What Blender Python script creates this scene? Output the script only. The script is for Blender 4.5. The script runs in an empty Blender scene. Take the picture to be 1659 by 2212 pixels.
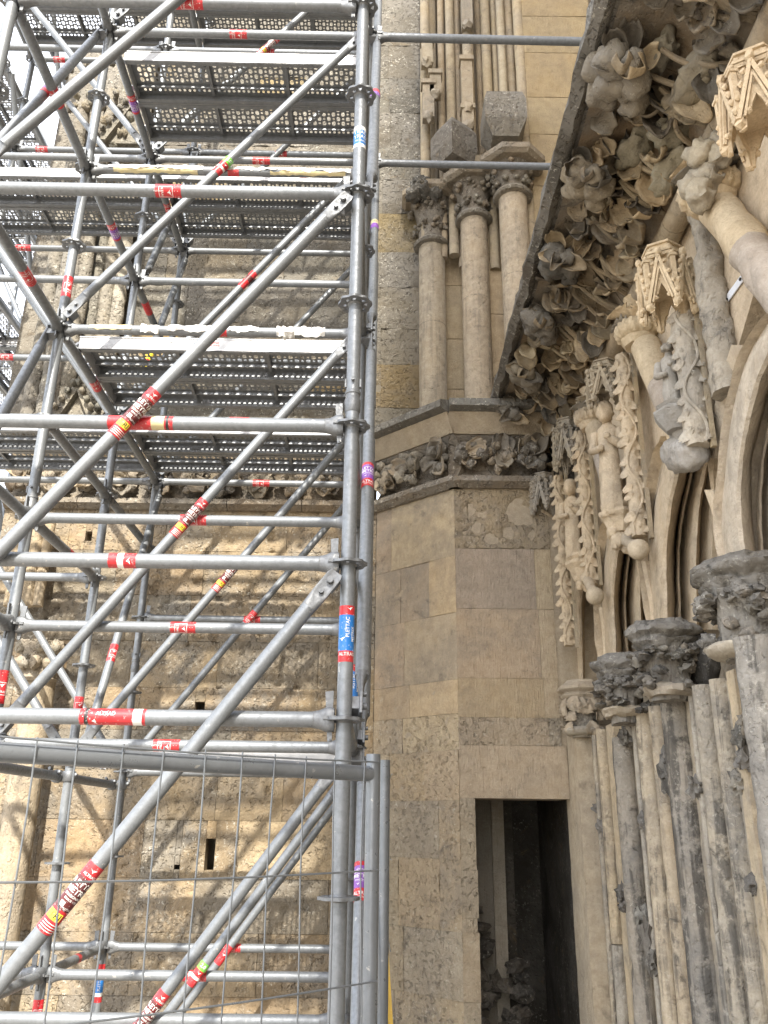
import bpy, bmesh, math, random
from mathutils import Vector, Matrix, noise
V = Vector
PI = math.pi
sc = bpy.context.scene
COL = sc.collection
random.seed(7)

# ---------------------------------------------------------------- camera, sky, sun, exposure
CAM_PITCH, CAM_ROLL, FPX = 0.3544, 0.0121, 1830.6          # focal length in units of a 1659 x 2212 frame
_c, _s = math.cos(CAM_ROLL), math.sin(CAM_ROLL)
_R = V((1, 0, 0)); _U = V((0, -math.sin(CAM_PITCH), math.cos(CAM_PITCH))); _F = V((0, math.cos(CAM_PITCH), math.sin(CAM_PITCH)))
CR, CU = _R * _c + _U * _s, _U * _c - _R * _s
cam_d = bpy.data.cameras.new('camera'); cam = bpy.data.objects.new('camera', cam_d); COL.objects.link(cam)
m3 = Matrix((CR, CU, -_F)).transposed()
cam.matrix_world = m3.to_4x4()
cam_d.sensor_fit = 'VERTICAL'; cam_d.sensor_height = 24.0; cam_d.lens = FPX / 2212 * 24.0
cam_d.clip_start = 0.05; cam_d.clip_end = 2000
sc.camera = cam

SUN_EL, SUN_AZ = 41.0, 4.2        # azimuth: degrees to the right of straight behind the camera
world = bpy.data.worlds.new("World"); sc.world = world; world.use_nodes = True
wn = world.node_tree; wn.nodes.clear()
sky = wn.nodes.new('ShaderNodeTexSky'); sky.sky_type = 'NISHITA'; sky.sun_disc = False
sky.sun_elevation = math.radians(SUN_EL); sky.sun_rotation = math.radians(180 - SUN_AZ)
sky.air_density = 1.0; sky.dust_density = 2.0
mixw = wn.nodes.new('ShaderNodeMix'); mixw.data_type = 'RGBA'; mixw.inputs['Factor'].default_value = 0.55
mixw.inputs['B'].default_value = (7.3, 7.3, 7.4, 1)       # thin even cloud veil
bg = wn.nodes.new('ShaderNodeBackground'); bg.inputs['Strength'].default_value = 0.15
wo = wn.nodes.new('ShaderNodeOutputWorld')
wn.links.new(sky.outputs[0], mixw.inputs['A']); wn.links.new(mixw.outputs['Result'], bg.inputs['Color']); wn.links.new(bg.outputs[0], wo.inputs[0])
sun_d = bpy.data.lights.new('sun', 'SUN'); sun_d.energy = 2.8; sun_d.angle = math.radians(1.0); sun_d.color = (1.0, 0.94, 0.84)
sun = bpy.data.objects.new('sun', sun_d); COL.objects.link(sun)
el, az = math.radians(SUN_EL), math.radians(SUN_AZ)
SUNDIR = V((math.sin(az) * math.cos(el), -math.cos(az) * math.cos(el), math.sin(el)))
sun.rotation_euler = SUNDIR.to_track_quat('Z', 'Y').to_euler()
sun.location = SUNDIR * 40
sc.view_settings.view_transform = 'Standard'; sc.view_settings.look = 'None'
sc.view_settings.exposure = 2.0; sc.view_settings.gamma = 1.0
sc.view_settings.use_curve_mapping = False

# ---------------------------------------------------------------- surveying helpers (eye = origin, ground 1.75 m below)
GZ = -1.75
def ray(px, py):
    return CR * ((px - 829.5) / FPX) + CU * ((1106 - py) / FPX) + _F
def atY(px, py, Y):
    d = ray(px, py); return d * (Y / d.y)
def atX(px, py, X):
    d = ray(px, py); return d * (X / d.x)
def proj(p):
    d = p.dot(_F); return (829.5 + FPX * p.dot(CR) / d, 1106 - FPX * p.dot(CU) / d)

# ---------------------------------------------------------------- materials
def new_mat(name):
    m = bpy.data.materials.new(name); m.use_nodes = True
    nt = m.node_tree; return m, nt, nt.nodes['Principled BSDF']
def N(nt, t, **kw):
    n = nt.nodes.new(t)
    for k, v in kw.items(): setattr(n, k, v)
    return n
def noise_node(nt, pos, scale, detail=6, rough=0.6, dist=0.0):
    n = N(nt, 'ShaderNodeTexNoise'); n.inputs['Scale'].default_value = scale; n.inputs['Detail'].default_value = detail
    n.inputs['Roughness'].default_value = rough; n.inputs['Distortion'].default_value = dist
    nt.links.new(pos, n.inputs['Vector']); return n.outputs['Fac']
def ramp(nt, fac, a, b, lo=0.0, hi=1.0):
    n = N(nt, 'ShaderNodeMapRange'); n.interpolation_type = 'SMOOTHSTEP'
    n.inputs['From Min'].default_value = a; n.inputs['From Max'].default_value = b
    n.inputs['To Min'].default_value = lo; n.inputs['To Max'].default_value = hi
    nt.links.new(fac, n.inputs['Value']); return n.outputs['Result']
def mth(nt, op, a, b=None):
    n = N(nt, 'ShaderNodeMath', operation=op)
    for i, x in enumerate((a, b)):
        if x is None: continue
        if isinstance(x, (int, float)): n.inputs[i].default_value = x
        else: nt.links.new(x, n.inputs[i])
    return n.outputs[0]
def mixc(nt, fac, a, b, blend='MIX'):
    n = N(nt, 'ShaderNodeMix', data_type='RGBA', blend_type=blend)
    for k, x in (('Factor', fac), ('A', a), ('B', b)):
        if isinstance(x, (int, float)): n.inputs[k].default_value = x
        elif isinstance(x, tuple): n.inputs[k].default_value = (*x, 1)
        else: nt.links.new(x, n.inputs[k])
    return n.outputs['Result']

def make_stone(name, lichen=0.5, crust=0.4, pit=0.5, streak=0.0, bump=0.5, grain=1.0, tool=0.0, grey=(0.205, 0.19, 0.165), crustcol=(0.045, 0.043, 0.042), ochre=0.0):
    """limestone: object colour is the clean stone, its alpha the amount of weathering"""
    m, nt, bs = new_mat(name)
    geo = N(nt, 'ShaderNodeNewGeometry'); pos = geo.outputs['Position']
    oi = N(nt, 'ShaderNodeObjectInfo'); base = oi.outputs['Color']; wea = oi.outputs['Alpha']
    n1 = noise_node(nt, pos, 2.3, 8, 0.62, 0.4)
    n2 = noise_node(nt, pos, 14 * grain, 8, 0.68)
    n3 = noise_node(nt, pos, 75 * grain, 4, 0.7)
    n4 = noise_node(nt, pos, 5.5, 7, 0.7, 1.2)
    col = mixc(nt, ramp(nt, n2, 0.35, 0.72, 0.0, 0.55), base, mixc(nt, 1.0, base, (0.66, 0.6, 0.52), 'MULTIPLY'))
    col = mixc(nt, ramp(nt, n3, 0.3, 0.75, 0.0, 0.4), col, mixc(nt, 1.0, base, (0.55, 0.52, 0.48), 'MULTIPLY'))
    gm = mth(nt, 'MULTIPLY', ramp(nt, n1, 0.36, 0.62), wea)
    gm = mth(nt, 'MULTIPLY', gm, ramp(nt, n2, 0.3, 0.62, 0.45, 1.0))
    col = mixc(nt, gm, col, grey)
    if ochre:
        col = mixc(nt, mth(nt, 'MULTIPLY', ramp(nt, n4, 0.56, 0.7), ochre), col, (0.30, 0.19, 0.06))
    if crust:
        cm = mth(nt, 'MULTIPLY', mth(nt, 'MULTIPLY', ramp(nt, n4, 0.54, 0.66), ramp(nt, n2, 0.4, 0.6)), mth(nt, 'MULTIPLY', wea, crust))
        col = mixc(nt, cm, col, crustcol)
    if streak:
        ms = N(nt, 'ShaderNodeMapping'); ms.inputs['Scale'].default_value = (17, 17, 1.3); nt.links.new(pos, ms.inputs['Vector'])
        sn = noise_node(nt, ms.outputs[0], 1.0, 6, 0.62, 0.5)
        sm = mth(nt, 'MULTIPLY', mth(nt, 'MULTIPLY', ramp(nt, sn, .50, .62), ramp(nt, n2, .36, .52)), mth(nt, 'MULTIPLY', wea, streak))
        col = mixc(nt, sm, col, tuple(x * 1.25 for x in crustcol))
    if lichen:
        sp = mth(nt, 'MULTIPLY', ramp(nt, noise_node(nt, pos, 38 * grain, 4, 0.75, 0.6), 0.56, 0.66), ramp(nt, noise_node(nt, pos, 4.0, 5, 0.6), 0.40, 0.6))
        sp = mth(nt, 'MULTIPLY', sp, mth(nt, 'MULTIPLY', wea, lichen))
        col = mixc(nt, sp, col, (0.60, 0.57, 0.49))
    nt.links.new(col, bs.inputs['Base Color'])
    bs.inputs['Roughness'].default_value = 0.92
    bs.inputs['Specular IOR Level'].default_value = 0.18
    h = mth(nt, 'ADD', mth(nt, 'MULTIPLY', n2, 0.55), mth(nt, 'MULTIPLY', n3, 0.40))
    if pit:
        vp = N(nt, 'ShaderNodeTexVoronoi', feature='SMOOTH_F1'); vp.inputs['Scale'].default_value = 24 * grain; vp.inputs['Smoothness'].default_value = 0.35
        wv = N(nt, 'ShaderNodeVectorMath', operation='ADD')
        nv = N(nt, 'ShaderNodeTexNoise'); nv.inputs['Scale'].default_value = 16; nt.links.new(pos, nv.inputs['Vector'])
        sv = N(nt, 'ShaderNodeVectorMath', operation='SCALE'); sv.inputs['Scale'].default_value = 0.09
        nt.links.new(nv.outputs['Color'], sv.inputs[0]); nt.links.new(sv.outputs[0], wv.inputs[0]); nt.links.new(pos, wv.inputs[1]); nt.links.new(wv.outputs[0], vp.inputs['Vector'])
        pm = mth(nt, 'MULTIPLY', ramp(nt, vp.outputs['Distance'], 0.02, 0.42), mth(nt, 'MULTIPLY', ramp(nt, n1, 0.36, 0.58, 0.25, 1.0), pit * 0.7))
        h = mth(nt, 'ADD', h, pm)
        ho = mth(nt, 'MULTIPLY', ramp(nt, noise_node(nt, pos, 26 * grain, 3, 0.55, 0.3), 0.59, 0.64), ramp(nt, n1, 0.40, 0.54))
        h = mth(nt, 'SUBTRACT', h, mth(nt, 'MULTIPLY', ho, pit * 2.6))
    if tool:
        mp = N(nt, 'ShaderNodeMapping'); mp.inputs['Scale'].default_value = (120, 120, 9); nt.links.new(pos, mp.inputs['Vector'])
        tn = noise_node(nt, mp.outputs[0], 1.0, 3, 0.6)
        h = mth(nt, 'ADD', h, mth(nt, 'MULTIPLY', tn, tool))
    bp = N(nt, 'ShaderNodeBump'); bp.inputs['Strength'].default_value = bump; bp.inputs['Distance'].default_value = 0.03
    nt.links.new(h, bp.inputs['Height']); nt.links.new(bp.outputs['Normal'], bs.inputs['Normal'])
    return m

M = {}
M['rough'] = make_stone('weathered_limestone', lichen=0.8, crust=0.55, pit=0.85, bump=0.75, ochre=0.2)
M['smooth'] = make_stone('dressed_limestone', lichen=0.2, crust=0.45, pit=0.2, bump=0.5, tool=1.0, grey=(0.235, 0.205, 0.165))
M['mid'] = make_stone('weathered_turret_stone', lichen=0.6, crust=0.7, pit=0.75, bump=0.8, tool=0.4, grey=(0.235, 0.205, 0.165))
M['portal'] = make_stone('carved_limestone', lichen=0.25, crust=0.9, pit=0.12, bump=0.5, streak=0.25, grey=(0.27, 0.252, 0.222), crustcol=(0.06, 0.055, 0.048))
M['shaft'] = make_stone('patinated_shaft_stone', lichen=0.45, crust=0.95, pit=0.45, bump=0.6, streak=0.8, grey=(0.215, 0.203, 0.183), crustcol=(0.06, 0.056, 0.05))
M['carve'] = make_stone('undercut_leaf_stone', lichen=0.25, crust=0.95, pit=0.2, bump=0.5, grey=(0.2, 0.18, 0.15))
M['mortar'] = make_stone('lime_mortar', lichen=0, crust=0.2, pit=0, bump=0.5, grain=2)

def make_steel(name, c, metallic, rough, var=0.25, spang=60):
    m, nt, bs = new_mat(name)
    geo = N(nt, 'ShaderNodeNewGeometry'); pos = geo.outputs['Position']
    a = noise_node(nt, pos, spang, 5, 0.65); b = noise_node(nt, pos, 7, 6, 0.65, 0.8)
    d = noise_node(nt, pos, 190, 2, 0.5)
    col = mixc(nt, ramp(nt, a, 0.35, 0.7, 0.0, var), c, tuple(x * 0.55 for x in c))
    col = mixc(nt, ramp(nt, b, 0.5, 0.72, 0.0, 0.45), col, tuple(min(1, x * 1.35) for x in c))
    col = mixc(nt, ramp(nt, b, 0.34, 0.22, 0.0, 0.5), col, tuple(x * 0.5 for x in c))
    sp_ = mth(nt, 'MULTIPLY', ramp(nt, noise_node(nt, pos, 34, 3, .6), .66, .70), ramp(nt, b, .45, .6)); col = mixc(nt, mth(nt, 'MULTIPLY', sp_, .7), col, (.46, .45, .42))
    rs_ = mth(nt, 'MULTIPLY', ramp(nt, noise_node(nt, pos, 19, 6, .75), .64, .72), .6); col = mixc(nt, rs_, col, tuple(x * .42 for x in c))
    nt.links.new(col, bs.inputs['Base Color'])
    bs.inputs['Metallic'].default_value = metallic
    nt.links.new(ramp(nt, a, 0.3, 0.75, rough - 0.1, rough + 0.14), bs.inputs['Roughness'])
    bp = N(nt, 'ShaderNodeBump'); bp.inputs['Strength'].default_value = 0.12; bp.inputs['Distance'].default_value = 0.004
    nt.links.new(mth(nt, 'ADD', a, mth(nt, 'MULTIPLY', d, 0.4)), bp.inputs['Height']); nt.links.new(bp.outputs['Normal'], bs.inputs['Normal'])
    return m
M['galv'] = make_steel('galvanised_tube', (0.205, 0.219, 0.233), 0.38, 0.46, 0.4)
M['cast'] = make_steel('galvanised_casting', (0.17, 0.178, 0.187), 0.45, 0.5, 0.4, 90)
M['deck'] = make_steel('galvanised_sheet', (0.23, 0.24, 0.25), 0.45, 0.42, 0.4, 40)
M['alu'] = make_steel('bright_deck_edge', (0.42, 0.425, 0.43), 0.3, 0.42, 0.2, 25)
M['fence'] = make_steel('fence_tube', (0.18, 0.195, 0.212), 0.45, 0.36, 0.15, 30)

def make_paint(name, c, rough=0.4, wear=0.25, wearcol=None):
    m, nt, bs = new_mat(name)
    geo = N(nt, 'ShaderNodeNewGeometry'); pos = geo.outputs['Position']
    a = noise_node(nt, pos, 90, 5, 0.7); b = noise_node(nt, pos, 22, 4, 0.6)
    col = mixc(nt, ramp(nt, b, 0.4, 0.7, 0.0, 0.35), c, tuple(min(1, x * 0.7 + 0.06) for x in c))
    col = mixc(nt, ramp(nt, a, 0.58, 0.66, 0.0, wear * 1.6), col, wearcol or (0.6, 0.6, 0.6))
    nt.links.new(col, bs.inputs['Base Color']); bs.inputs['Roughness'].default_value = rough
    return m
for k, c in dict(red=(0.50, 0.020, 0.026), purple=(0.22, 0.07, 0.38), blue=(0.015, 0.17, 0.52), brown=(0.095, 0.014, 0.014), green=(0.14, 0.46, 0.05),
                 yellow=(0.80, 0.62, 0.04), white=(0.78, 0.78, 0.76), black=(0.015, 0.015, 0.015), tape=(0.70, 0.69, 0.66), cream=(0.55, 0.47, 0.26)).items():
    M[k] = make_paint('sticker_' + k if k not in ('tape', 'cream') else 'worn_' + k, c, 0.38 if k not in ('tape', 'cream') else 0.6)
M['board'] = make_paint('yellow_board_paint', (0.56, 0.36, 0.05), 0.55, 0.15)
M['plate'] = make_paint('white_plate', (0.72, 0.75, 0.8), 0.35, 0.05)

# ---------------------------------------------------------------- mesh builder
class MB:
    def __init__(s): s.v = []; s.f = []; s.m = []; s.cur = 0
    def add(s, vs, fs):
        o = len(s.v); s.v += [tuple(p) for p in vs]; s.f += [tuple(i + o for i in f) for f in fs]; s.m += [s.cur] * len(fs)
        return s
    def box(s, c, ax, ay, az):                       # centre, half axes
        c, ax, ay, az = V(c), V(ax), V(ay), V(az)
        vs = [c + ax * i + ay * j + az * k for k in (-1, 1) for j in (-1, 1) for i in (-1, 1)]
        return s.add(vs, [(0, 2, 3, 1), (4, 5, 7, 6), (0, 1, 5, 4), (2, 6, 7, 3), (0, 4, 6, 2), (1, 3, 7, 5)])
    def tube(s, path, r, seg=14, cap=True, fn=None):
        path = [V(p) for p in path]; n = len(path); rs = r if isinstance(r, (list, tuple)) else [r] * n
        t0 = (path[1] - path[0]).normalized()
        ref = V((0, 0, 1)) if abs(t0.z) < 0.9 else V((1, 0, 0))
        u = t0.cross(ref).normalized(); vs = []; fs = []
        for i, p in enumerate(path):
            t = (path[min(i + 1, n - 1)] - path[max(i - 1, 0)]).normalized()
            u = (u - t * u.dot(t)).normalized(); w = t.cross(u)
            for k in range(seg):
                a = 2 * PI * k / seg
                d = u * math.cos(a) + w * math.sin(a)
                q = p + d * rs[i]
                if fn: q = fn(q, d)
                vs.append(q)
        for i in range(n - 1):
            for k in range(seg):
                a, b = i * seg + k, i * seg + (k + 1) % seg
                fs.append((a, b, b + seg, a + seg))
        if cap:
            fs.append(tuple(range(seg))[::-1]); fs.append(tuple((n - 1) * seg + k for k in range(seg)))
        return s.add(vs, fs)
    def lathe(s, c, prof, seg=20, axis=None, fn=None, a0=0.0):
        """prof: list of (radius, height)"""
        c = V(c); z = V(axis or (0, 0, 1)).normalized(); x = z.orthogonal().normalized(); y = z.cross(x); vs = []; fs = []
        for r, h in prof:
            for k in range(seg):
                a = a0 + 2 * PI * k / seg; q = c + z * h + (x * math.cos(a) + y * math.sin(a)) * r
                if fn: q = fn(q, q - c)
                vs.append(q)
        for i in range(len(prof) - 1):
            for k in range(seg):
                a, b = i * seg + k, i * seg + (k + 1) % seg
                fs.append((a, b, b + seg, a + seg))
        fs.append(tuple(range(seg))[::-1]); fs.append(tuple((len(prof) - 1) * seg + k for k in range(seg)))
        return s.add(vs, fs)
    def blob(s, c, r, rough=0.25, sub=2, freq=1.0, seed=0.0):
        c = V(c); r = V(r if isinstance(r, (tuple, list, Vector)) else (r, r, r)); mean = (r.x + r.y + r.z) / 3
        vs, fs = ICO[sub]; out = []
        for p in vs:
            k = 1 + rough * noise.noise(p * (1.6 * freq) + c * 3.1 + V((seed, seed * .7, 0))) + rough * 0.5 * noise.noise(p * (4.1 * freq) + c * 5.3) + rough * .22 * noise.noise(p * (10 * freq) + c * 7.7)
            out.append(c + V((p.x * r.x, p.y * r.y, p.z * r.z)) * k)
        return s.add(out, fs)
    def prism(s, poly, d):                           # planar polygon extruded along d
        poly = [V(p) for p in poly]; n = len(poly); d = V(d)
        vs = poly + [p + d for p in poly]
        nrm = V((0, 0, 0))
        for i in range(n): nrm += poly[i].cross(poly[(i + 1) % n])
        fs = [tuple(range(n))[::-1], tuple(range(n, 2 * n))] + [(i, (i + 1) % n, (i + 1) % n + n, i + n) for i in range(n)]
        if nrm.dot(d) < 0: fs = [f[::-1] for f in fs]
        return s.add(vs, fs)
    def build(s, name, mats, parent=None, smooth=True, ang=38, color=None, label=None, loc=None):
        me = bpy.data.meshes.new(name); me.from_pydata(s.v, [], s.f)
        mats = mats if isinstance(mats, (list, tuple)) else [mats]
        for m in mats: me.materials.append(M[m] if isinstance(m, str) else m)
        if len(mats) > 1: me.polygons.foreach_set('material_index', s.m)
        if smooth:
            me.polygons.foreach_set('use_smooth', [True] * len(me.polygons))
            if ang: me.set_sharp_from_angle(angle=math.radians(ang))
        me.update()
        return link(name, me, parent, loc, color, label)

def _ico():
    out = {}
    for sub in (1, 2, 3):
        bm = bmesh.new(); bmesh.ops.create_icosphere(bm, subdivisions=sub, radius=1)
        bm.verts.ensure_lookup_table()
        out[sub] = ([v.co.copy() for v in bm.verts], [tuple(v.index for v in f.verts) for f in bm.faces]); bm.free()
    return out
ICO = _ico()

WL = {}
def link(name, me, parent=None, loc=None, color=None, label=None, mat=None):
    o = bpy.data.objects.new(name, me); COL.objects.link(o)
    w = V(loc or (0, 0, 0))
    if mat is not None:
        Mx = mat.copy(); Mx.translation = Mx.translation - (WL[parent.name] if parent else V((0, 0, 0)))
        o.matrix_local = Mx; w = mat.translation.copy()
    else:
        o.location = w - (WL[parent.name] if parent else V((0, 0, 0)))
    if parent: o.parent = parent
    WL[o.name] = w
    if color: o.color = color if len(color) == 4 else (*color, 0.5)
    if label: o['label'] = label
    return o
def thing(name, label, cat, loc=(0, 0, 0), group=None):
    o = bpy.data.objects.new(name, None); COL.objects.link(o); o.location = loc; WL[o.name] = V(loc)
    o['label'] = label; o['category'] = cat
    if group: o['group'] = group
    return o
def tag(o, label, cat, group=None):
    o['label'] = label; o['category'] = cat
    if group: o['group'] = group
    return o
def fbm(p, f=1.0, o=3):
    return noise.fractal(V(p) * f, 0.9, 2.1, o)
def jit(c, a=0.06, w=None):
    k = 1 + random.uniform(-a, a); h = random.uniform(-a, a) * 0.35
    return (c[0] * k * (1 + h), c[1] * k, c[2] * k * (1 - h), c[3] if w is None else w)
SAND = (0.345, 0.268, 0.172, 0.75); CREAM = (0.56, 0.47, 0.345, 0.3); GREY = (0.24, 0.225, 0.195, 0.85); TAN = (0.30, 0.232, 0.15, 0.75); OCHRE = (0.42, 0.30, 0.13, 0.5)
DARK = (0.13, 0.125, 0.12, 0.9); BLACK = (0.055, 0.053, 0.052, 0.8); LGREY = (0.42, 0.39, 0.34, 0.7)

# ---------------------------------------------------------------- ground
g = MB(); g.add([(-400, -400, GZ), (400, -400, GZ), (400, 400, GZ), (-400, 400, GZ)], [(0, 1, 2, 3)])
gm, nt, bs = new_mat('pale_gravel_paving'); pos = N(nt, 'ShaderNodeNewGeometry').outputs['Position']
nt.links.new(mixc(nt, ramp(nt, noise_node(nt, pos, 30, 6, .7), .3, .7), (0.42, 0.37, 0.30), (0.26, 0.235, 0.2)), bs.inputs['Base Color']); bs.inputs['Roughness'].default_value = 0.95
go = g.build('ground', gm); go['kind'] = 'structure'

# ---------------------------------------------------------------- ashlar
def stone_block(parent, P, u, n, w, h, mat, color, rough=0.006, craters=(), depth=0.12, step=0.035, proud=0.0, name='stone', edge=0.0018, label=None):
    """front face lower-left corner P, unit u to the right, outward normal n"""
    P, u, n, up = V(P), V(u), V(n), V((0, 0, 1))
    nu, nv = max(3, min(36, int(w / step))), max(3, min(26, int(h / step)))
    vs, fs = [], []
    sd = random.uniform(0, 50)
    for j in range(nv + 1):
        for i in range(nu + 1):
            a, b = i / nu, j / nv
            # pull the outermost ring in to make a worn arris
            p = P + u * (a * w) + up * (b * h)
            e = min(a * w, (1 - a) * w, b * h, (1 - b) * h)
            wob = V((sd, 0, 0))
            d = rough * (fbm(p + wob, 9, 4) * 0.9 + fbm(p, 30, 2) * 0.35)
            if e < 1e-6:
                d -= edge * (0.7 + 0.9 * abs(noise.noise(p * 14)))
                k = 0.0012 * noise.noise(p * 20 + wob)
                p = p + (u * (1 if a < .5 else -1) * (k + .0006) if (a in (0, 1)) else V((0, 0, 0))) + (up * (1 if b < .5 else -1) * (k + .0006) if (b in (0, 1)) else V((0, 0, 0)))
            for (cp, cr, cd) in craters:
                q = (p - cp)
                if abs(q.x) < cr * 1.5 and abs(q.z) < cr * 1.5:
                    dd = q.length / cr * (1 + 0.45 * noise.noise(p * 16)) * (1 + .3 * noise.noise(p * 40))
                    if dd < 1: d -= cd * (1 - dd ** 2.4) * (.8 + .6 * noise.noise(p * 60))
            vs.append(p + n * (d + proud))
    W1 = nu + 1
    for j in range(nv):
        for i in range(nu):
            a = j * W1 + i; fs.append((a, a + 1, a + W1 + 1, a + W1))
    ring = [i for i in range(W1)] + [j * W1 + nu for j in range(1, nv + 1)] + [nv * W1 + i for i in range(nu - 1, -1, -1)] + [j * W1 for j in range(nv - 1, 0, -1)]
    o = len(vs)
    for i in ring: vs.append(V(vs[i]) - n * depth)
    L = len(ring)
    for k in range(L):
        a, b = ring[k], ring[(k + 1) % L]; fs.append((b, a, o + k, o + (k + 1) % L))
    mb = MB(); mb.add(vs, fs)
    if u.cross(up).dot(n) < 0: mb.f = [f[::-1] for f in mb.f]
    return mb.build(name, mat, parent, ang=50, color=color, label=label)

def ashlar(parent, P0, u, n, W, rows, wid, mat, pal, craters=(), rough=0.006, joint=0.0012, holes=(), proud=0.004, first=None, depth=0.12, step=.035):
    """rows: z boundaries from bottom to top; holes: (s0,s1,z0,z1) kept open"""
    P0, u = V(P0), V(u)
    for r in range(len(rows) - 1):
        z0, z1 = rows[r], rows[r + 1]
        cuts = [0.0]; s = random.uniform(0.35, 1.0) * wid
        while s < W - wid * 0.35:
            cuts.append(s); s += wid * random.uniform(0.65, 1.4)
        cuts.append(W)
        hs = [h for h in holes if h[2] < z1 - .02 and h[3] > z0 + .02]
        for h in hs:
            cuts = [c for c in cuts if c <= h[0] - .08 or c >= h[1] + .08] + [h[0], h[1]]
        cuts = sorted(set(cuts))
        for a, b in zip(cuts, cuts[1:]):
            c = random.choice(pal); spans = [(z0, z1)]
            for h in hs:
                if a >= h[0] - 1e-4 and b <= h[1] + 1e-4:
                    spans = [(x, y) for x, y in ((z0, max(z0, h[2])), (min(z1, h[3]), z1)) if y - x > .03]
            for x, y in spans:
                p = P0 + u * (a + joint / 2) + V((0, 0, x + joint / 2 - P0.z))
                stone_block(parent, p, u, n, b - a - joint, y - x - joint, mat, jit(c, 0.1, max(0, min(1, c[3] + random.uniform(-.25, .25)))), rough * random.uniform(.6, 1.6), craters, proud=random.uniform(-proud, proud), depth=depth, step=step)

# ---------------------------------------------------------------- church wall behind the scaffold
YW = 6.40
wall = thing('church_wall', 'weathered honey and grey limestone church wall pocked with holes behind the scaffold', 'wall', (-1.5, YW, GZ))
XW0, XW1 = -3.05, -0.06
cr = []
random.seed(11)
def crw(px, py, rpx, dep=0.05):
    p = atY(px, py, YW); return (p, rpx * 0.0036, dep)
for px, py, r in [(505, 700, 16), (505, 692, 10), (330, 1745, 26), (385, 1755, 9), (370, 1775, 8), (470, 1705, 9), (475, 1840, 9), (360, 1790, 8), (345, 1815, 8), (450, 1990, 12), (410, 1925, 5), (250, 1925, 6),
                  (340, 1270, 16), (320, 1255, 8), (430, 1260, 10), (210, 1170, 10), (360, 1300, 9), (350, 1345, 14), (620, 1430, 12), (590, 1420, 10), (560, 1370, 10), (690, 1400, 8), (520, 1380, 9), (300, 1380, 10),
                  (590, 1160, 14), (650, 1180, 16), (560, 1190, 10), (500, 1170, 10), (660, 1250, 12), (480, 1290, 8), (240, 1210, 8), (540, 1395, 8), (600, 1480, 8), (470, 1490, 9), (330, 1870, 7), (270, 1870, 5), (150, 1870, 9), (300, 1830, 7), (500, 1860, 7), (560, 1930, 6), (345, 1925, 6), (640, 1545, 7), (520, 1540, 6)]:
    cr.append(crw(px, py, r, 0.02 + r * 0.0018))
for i in range(300):
    q_ = random.random(); cr.append((V((random.uniform(XW0, XW1), YW, random.uniform(-1.4, 2.4) if q_ < .45 else random.gauss(1.35, .35))), random.uniform(.010, .034), random.uniform(.02, .045)))
rows_w = [GZ, -1.42, -1.08, -0.70, -0.36, 0.02, 0.36, 0.64, 0.95, 1.30, 1.66, 2.02, 2.38]
def hole_at(px0, px1, py0, py1):
    a, b = atY(px0, py1, YW), atY(px1, py0, YW); return (a.x - XW0, b.x - XW0, a.z, b.z)
holes = [hole_at(440, 466, 1812, 1880), hole_at(420, 443, 1516, 1534), hole_at(375, 388, 1868, 1878), hole_at(183, 200, 1148, 1168)]
ashlar(wall, (XW0, YW, GZ), (1, 0, 0), (0, -1, 0), XW1 - XW0, rows_w, 0.72, 'rough', [SAND, TAN, SAND, (.39, .305, .195, .6), (0.26, 0.215, 0.152, .85), (0.235, .2, .15, .9)], cr, rough=0.003, holes=holes, step=.026)
mb = MB(); mb.box(((XW0 + XW1) / 2 - .02, YW + .60, (GZ + 2.4) / 2), ((XW1 - XW0) / 2 - .03, 0, 0), (0, .22, 0), (0, 0, (2.4 - GZ) / 2))
mb.build('wall_core', 'mortar', wall, color=(0.42, .36, .27, .5))
# upper storey of grey ashlar, set back
YU = 6.62
random.seed(5)
cru = [(V((random.uniform(-3, .5), YU, random.uniform(3.1, 7))), random.uniform(.02, .06), random.uniform(.015, .04)) for i in range(60)]
rows_u = [3.0, 3.42, 3.85, 4.22, 4.66, 5.05, 5.5, 5.9, 6.3, 6.75, 7.2, 7.65, 8.1, 8.55, 9.0, 9.5, 10.0]
a_ = atY(505, 705, YU)
holes_u = [(a_.x - .05 + 2.7, a_.x + .05 + 2.7, a_.z - .05, a_.z + .05)]
ashlar(wall, (-2.7, YU, 3.0), (1, 0, 0), (0, -1, 0), 3.08, rows_u, 0.55, 'rough', [(.155, .142, .118, .8), (0.18, .165, .135, .85), (.21, .185, .14, .7), (.14, .13, .11, .85), (.165, .15, .12, .8), (.24, .185, .10, .5)], cru, rough=0.012, holes=holes_u)
mb = MB(); mb.box((-1.15, YU + .395, 6.5), (1.5, 0, 0), (0, .38, 0), (0, 0, 3.45))
mb.build('upper_wall_core', 'mortar', wall, color=(0.25, .22, .17, .5))
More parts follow.
